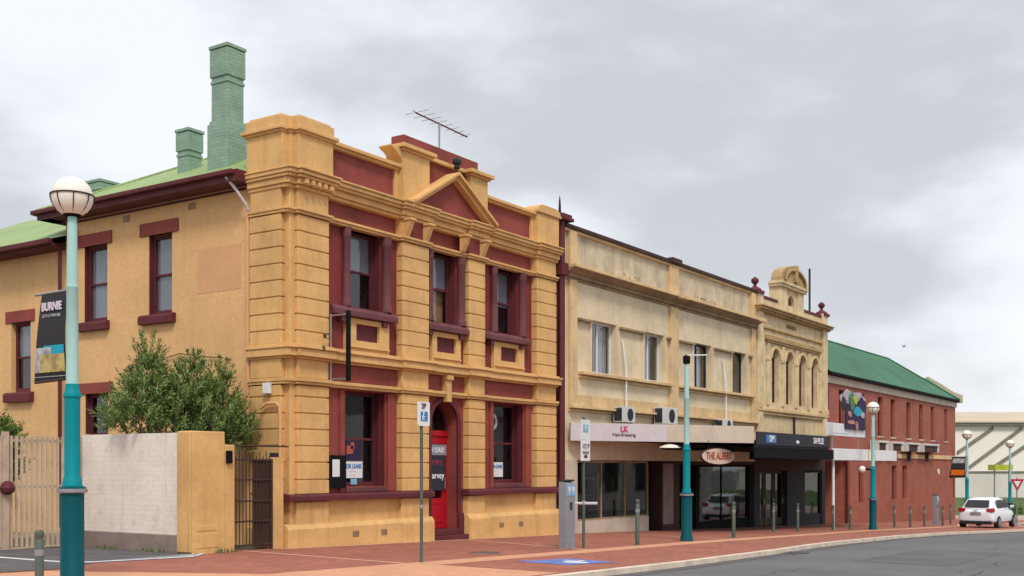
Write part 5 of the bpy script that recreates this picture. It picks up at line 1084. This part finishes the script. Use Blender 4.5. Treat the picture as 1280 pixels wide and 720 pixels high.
# ================================================================ CAR
def make_car(x, y, rz):
    t = thing('parked_car', 'small white hatchback seen from behind at the kerb beyond the brick building', 'car', (0, 0, 0))
    # stations along the length (x forward), half-width and heights
    st = [(-2.02, .60, .42, .78, .88), (-1.98, .80, .30, .90, 1.02), (-1.80, .85, .24, .98, 1.10), (-1.2, .87, .22, 1.0, 1.0), (-.3, .88, .2, .98, .98), (.6, .88, .2, .95, .95), (1.2, .86, .22, .90, .90), (1.8, .78, .26, .76, .76), (2.02, .58, .36, .62, .62)]
    bm = bmesh.new(); rings = []
    for (sx_, hw, zb, zs, zt) in st:
        zt = max(zs, min(zt, zs))
        prof = [(-hw * .86, zb), (-hw, zb + .12), (-hw * 1.0, (zb + zs) / 2), (-hw * .96, zs - .08), (-hw * .86, zs), (0, zs + .02), (hw * .86, zs), (hw * .96, zs - .08), (hw, (zb + zs) / 2), (hw, zb + .12), (hw * .86, zb)]
        rings.append([bm.verts.new((sx_, a, b)) for a, b in prof])
    for a, b in zip(rings, rings[1:]):
        k = len(a)
        for i in range(k): bm.faces.new((a[i], a[(i + 1) % k], b[(i + 1) % k], b[i]))
    bm.faces.new(rings[0]); bm.faces.new(rings[-1][::-1])
    m_ = MB(); m_.bm.free(); m_.bm = bm
    body = m_.build('body', 'car_white', t, smooth=True); sb_ = body.modifiers.new('sub', 'SUBSURF'); sb_.levels = 2; sb_.render_levels = 2
    # cabin
    m_ = MB()
    cab = [(-1.90, .70, .98, .70), (-1.42, .74, 1.40, .58), (-1.0, .75, 1.475, .60), (-.3, .76, 1.50, .61), (.35, .75, 1.44, .59), (1.15, .72, .94, .66)]
    rg = []
    for (sx_, hw, zt, tw) in cab:
        rg.append([m_.bm.verts.new(p) for p in ((sx_, -hw - .08, .90), (sx_, -tw, zt - .03), (sx_, -tw + .1, zt), (sx_, tw - .1, zt), (sx_, tw, zt - .03), (sx_, hw + .08, .90))])
    for a, b in zip(rg, rg[1:]):
        for i in range(6): m_.bm.faces.new((a[i], a[(i + 1) % 6], b[(i + 1) % 6], b[i]))
    m_.bm.faces.new(rg[0]); m_.bm.faces.new(rg[-1])
    cb = m_.build('cabin', 'car_white', t, bevel=.02, smooth=True)
    m_ = MB(); m_.quad((-1.885, -.58, 1.06), (-1.885, .58, 1.06), (-1.50, .50, 1.375), (-1.50, -.50, 1.375))
    o = m_.build('rear_window', 'car_black', t); o.location = (-.02, 0, .015)
    m_ = MB()
    for s_ in (-1, 1):
        m_.quad((-1.25, s_ * .835, 1.02), (-.25, s_ * .84, 1.02), (-.3, s_ * .69, 1.40), (-1.15, s_ * .675, 1.37)); m_.quad((-.18, s_ * .84, 1.02), (.85, s_ * .82, .99), (.38, s_ * .675, 1.36), (-.22, s_ * .69, 1.40))
    m_.build('side_window', 'car_black', t)
    m_ = MB(); m_.box(-2.07, -1.9, -.72, .72, .24, .40); m_.build('rear_bumper', 'car_black', t, bevel=.03)
    for s_ in (-1, 1): m_ = MB(); m_.prism([(-2.03, s_ * .50, .86), (-2.03, s_ * .50, 1.00), (-1.98, s_ * .82, 1.02), (-1.95, s_ * .86, .88), (-2.0, s_ * .74, .80)], (.14, 0, 0)); m_.build('taillight', 'tail_red', t, bevel=.01)
    m_ = MB(); m_.box(-2.055, -2.03, -.24, .24, .70, .82); m_.build('number_plate', 'meter_grey', t)
    m_ = MB(); m_.box(-2.045, -2.02, -.10, .10, .90, .93); m_.build('boot_handle', 'metal', t)
    for sx_ in (-1.28, 1.28):
        for s_ in (-1, 1):
            m_ = MB(); m_.bm.free(); m_.bm = bmesh.new(); bmesh.ops.create_cone(m_.bm, cap_ends=True, segments=20, radius1=.31, radius2=.31, depth=.20, matrix=Matrix.Translation((sx_, s_ * .80, .31)) @ Matrix.Rotation(R(90), 4, 'X')); wh = m_.build('wheel', 'car_black', t, bevel=.02, smooth=True)
            m_ = MB(); m_.bm.free(); m_.bm = bmesh.new(); bmesh.ops.create_cone(m_.bm, cap_ends=True, segments=12, radius1=.19, radius2=.19, depth=.02, matrix=Matrix.Translation((sx_, s_ * .905, .31)) @ Matrix.Rotation(R(90), 4, 'X')); m_.build('rim', 'metal', wh)
    for s_ in (-1, 1): m_ = MB(); m_.box(.62, .78, s_ * .86, s_ * 1.02, .98, 1.10); m_.build('wing_mirror', 'car_white', t, bevel=.03)
    t.location = (x, y, zg(x)); t.rotation_euler = (0, 0, rz)
make_car(59.0, 11.05, R(-5))

# ================================================================ END OF THE STREET
sh = thing('warehouse', 'large white shed with diagonal bracing stripes and tan roof at the end of the street', 'warehouse', (0, 0, 0))
va = R(33.73); V = Vector((math.cos(va), math.sin(va), 0)); H_ = Vector((math.sin(va), -math.cos(va), 0))
def oriented(mb, u0, u1, t0, t1, z0, z1):
    p = [H_ * u0 + V * t0, H_ * u1 + V * t0, H_ * u1 + V * t1, H_ * u0 + V * t1]; mb.prism([Vector((q.x, q.y, z0)) for q in p], (0, 0, z1 - z0))
c = MB(); oriented(c, 28, 95, 104, 130, 1.3, 5.65); c.build('cladding', 'shed_white', sh)
c = MB(); oriented(c, 27, 96, 103.5, 106, 5.65, 5.86); c.build('eave', 'shed_dark', sh)
c = MB(); a = [H_ * u + V * t for u, t in ((27, 103.4), (96, 103.4), (96, 117), (27, 117))]; c.prism([Vector((a[0].x, a[0].y, 5.86)), Vector((a[1].x, a[1].y, 5.86)), Vector((a[2].x, a[2].y, 7.4)), Vector((a[3].x, a[3].y, 7.4))], (0, 0, .12)); c.build('roof', 'shed_roof', sh)
c = MB(); oriented(c, 28, 95, 103.8, 104.2, -2.4, 1.22); c.build('lower_wall', 'shed_wall', sh)
c = MB(); oriented(c, 28, 95, 103.7, 104.3, 1.22, 1.36); c.build('wall_rail', 'shed_dark', sh)
k104 = 104 / 1393.
def stripe(xa, ya, xb, yb_):
    c = MB(); P2 = []
    ua, za, ub, zb = (xa - 640) * k104, 1.8 + (583 - ya) * k104, (xb - 640) * k104, 1.8 + (583 - yb_) * k104
    w_ = .16
    q = [H_ * ua + V * 103.86 + Vector((0, 0, za - w_)), H_ * ub + V * 103.86 + Vector((0, 0, zb - w_)), H_ * ub + V * 103.86 + Vector((0, 0, zb + w_)), H_ * ua + V * 103.86 + Vector((0, 0, za + w_))]
    c.prism(q, tuple(V * .1)); c.build('brace', 'shed_dark', sh)
for s_ in ((1196, 566, 1241, 535), (1211, 584, 1277, 535), (1241, 584, 1318, 533), (1285, 584, 1360, 533)): stripe(*s_)
gb = MB()
def bank_(u0, u1):
    pr = [(85.6, -2.15), (90, -1.75), (96, -1.3), (103.8, -1.1)]
    for (t0, z0), (t1, z1) in zip(pr, pr[1:]):
        p = [H_ * u0 + V * t0, H_ * u1 + V * t0, H_ * u1 + V * t1, H_ * u0 + V * t1]; gb.quad((p[0].x, p[0].y, z0), (p[1].x, p[1].y, z0), (p[2].x, p[2].y, z1), (p[3].x, p[3].y, z1))
bank_(26, 90); gb.build('grass_bank', 'grass', kind='structure')
gk = MB(); oriented(gk, 30, 90, 85.0, 85.55, -2.6, -1.98); gk.build('far_kerb', 'kerb', kind='structure')


cn = MB(); oriented(cn, (1238 - 640) * 100 / 1393., (1260 - 640) * 100 / 1393., 99, 100.5, 1.45, 1.95); o = cn.build('canopy', 'lime'); tag(solo(o, tuple(H_ * 43.7 + V * 99.7 + Vector((0, 0, -1.2)))), 'small lime yellow canopy in front of the white shed', 'canopy')
cn = MB(); oriented(cn, 43.0, 43.1, 99.4, 99.5, -1.3, 1.45); oriented(cn, 44.3, 44.4, 99.4, 99.5, -1.3, 1.45); q = cn.build('support', 'metal'); q.parent = o; q.data.transform(Matrix.Translation(-o.location))
# give-way sign
gw = thing('give_way_sign', 'red and white inverted triangle give way sign on a thin pole right of the car', 'sign', (0, 0, 0))
gt = 60.; gu = (1271 - 640) * gt / 1393.; gp_ = H_ * gu + V * gt; gz0 = zg(gp_.x)
def tri(r, t, m_, nm, off):
    c = MB(); pts = [H_ * (gu + r * math.cos(a)) + V * (gt - off) + Vector((0, 0, 1.8 + (583 - 604) * gt / 1393. + r * math.sin(a))) for a in (R(30), R(150), R(270))]; c.prism(pts, tuple(V * t)); return c.build(nm, m_, gw)
tri(.44, .02, 'sign_red', 'sign_plate', .05); tri(.22, .006, 'white_paint', 'sign_face', .06)
MB().tube([(gp_.x, gp_.y, gz0), (gp_.x, gp_.y, 1.2)], .035, 6).build('pole', 'metal', gw)
# low shrubs on the bank
for k, (u, tt, s_) in enumerate(((39.3, 88, .45), (49.5, 87.0, .5))):
    p = H_ * u + V * tt; shrub('bank_shrub', ('small dark shrub on the grass bank left of the white car', 'small dark shrub on the grass bank under the give way sign')[k], (p.x, p.y, -2.1), [(p.x, p.y, -1.75, s_), (p.x + .7, p.y - .4, -1.8, s_ * .8)], 260, L_=.2, seed=20 + k)
# a bird in the sky
bd = MB(); bp_ = Vector((66.8, 17.1, 8.8)); bd.tube([bp_ + Vector((-.09, .06, 0)), bp_, bp_ + Vector((.12, -.08, .01))], [.01, .04, .01], 6)
for s_ in (-1, 1): bd.quad(bp_ + Vector((.05, 0, .02)), bp_ + Vector((-.06, .02, .02)), bp_ + Vector((-.03 + .1 * s_, .18 * s_, .14)), bp_ + Vector((.03 + .11 * s_, .18 * s_, .15)))
tag(solo(bd.build('bird', 'charcoal'), tuple(bp_)), 'small dark bird flying above the green roof', 'bird')
# the other side of the street, mirrored in the shop glass
op = thing('opposite_building', 'pale rendered building across the street seen only in reflections', 'building', (80, -14, -2))
c = MB(); c.box(60, 110, -20, -12, -3, 5.5); c.build('wall', 'shed_wall', op)
c = MB(); c.prism([(60, -11.5, 5.5), (60, -20.5, 5.5), (60, -16, 8.5)], (50, 0, 0)); c.build('roof', 'shed_dark', op)
c = MB()
for k in range(8): c.box(62 + k * 6, 64.5 + k * 6, -11.98, -11.9, -.5, 2.5)
c.build('window', 'charcoal', op)

wd = bmesh.new(); rw = random.Random(9)
for k in range(420):
    if k < 220: px_, py_ = 14.64 - abs(rw.gauss(0, .05)), rw.uniform(17.8, 21.2)
    elif k < 320: px_, py_ = rw.uniform(14.7, 15.8), 17.32 - abs(rw.gauss(0, .03))
    else: px_, py_ = rw.uniform(9.5, 14.6), 21.05 - abs(rw.gauss(0, .05))
    if math.sin(px_ * 5 + py_ * 4.3) < -.1: continue
    a = rw.uniform(0, 6.28); h = rw.uniform(.03, .13); z_ = zg(px_) + .005; q = Vector((math.cos(a), math.sin(a), 0)) * .012
    wd.faces.new([wd.verts.new(v) for v in (Vector((px_, py_, z_)) - q, Vector((px_, py_, z_)) + q, Vector((px_ + rw.uniform(-.05, .05), py_ + rw.uniform(-.05, .05), z_ + h)))])
me = bpy.data.meshes.new('weeds'); wd.to_mesh(me); wd.free(); me.materials.append(M['leaf']); o = bpy.data.objects.new('weeds', me); C.objects.link(o); o['kind'] = 'stuff'; tag(o, 'sparse weeds along the foot of the yard wall and paling gate', 'weeds')
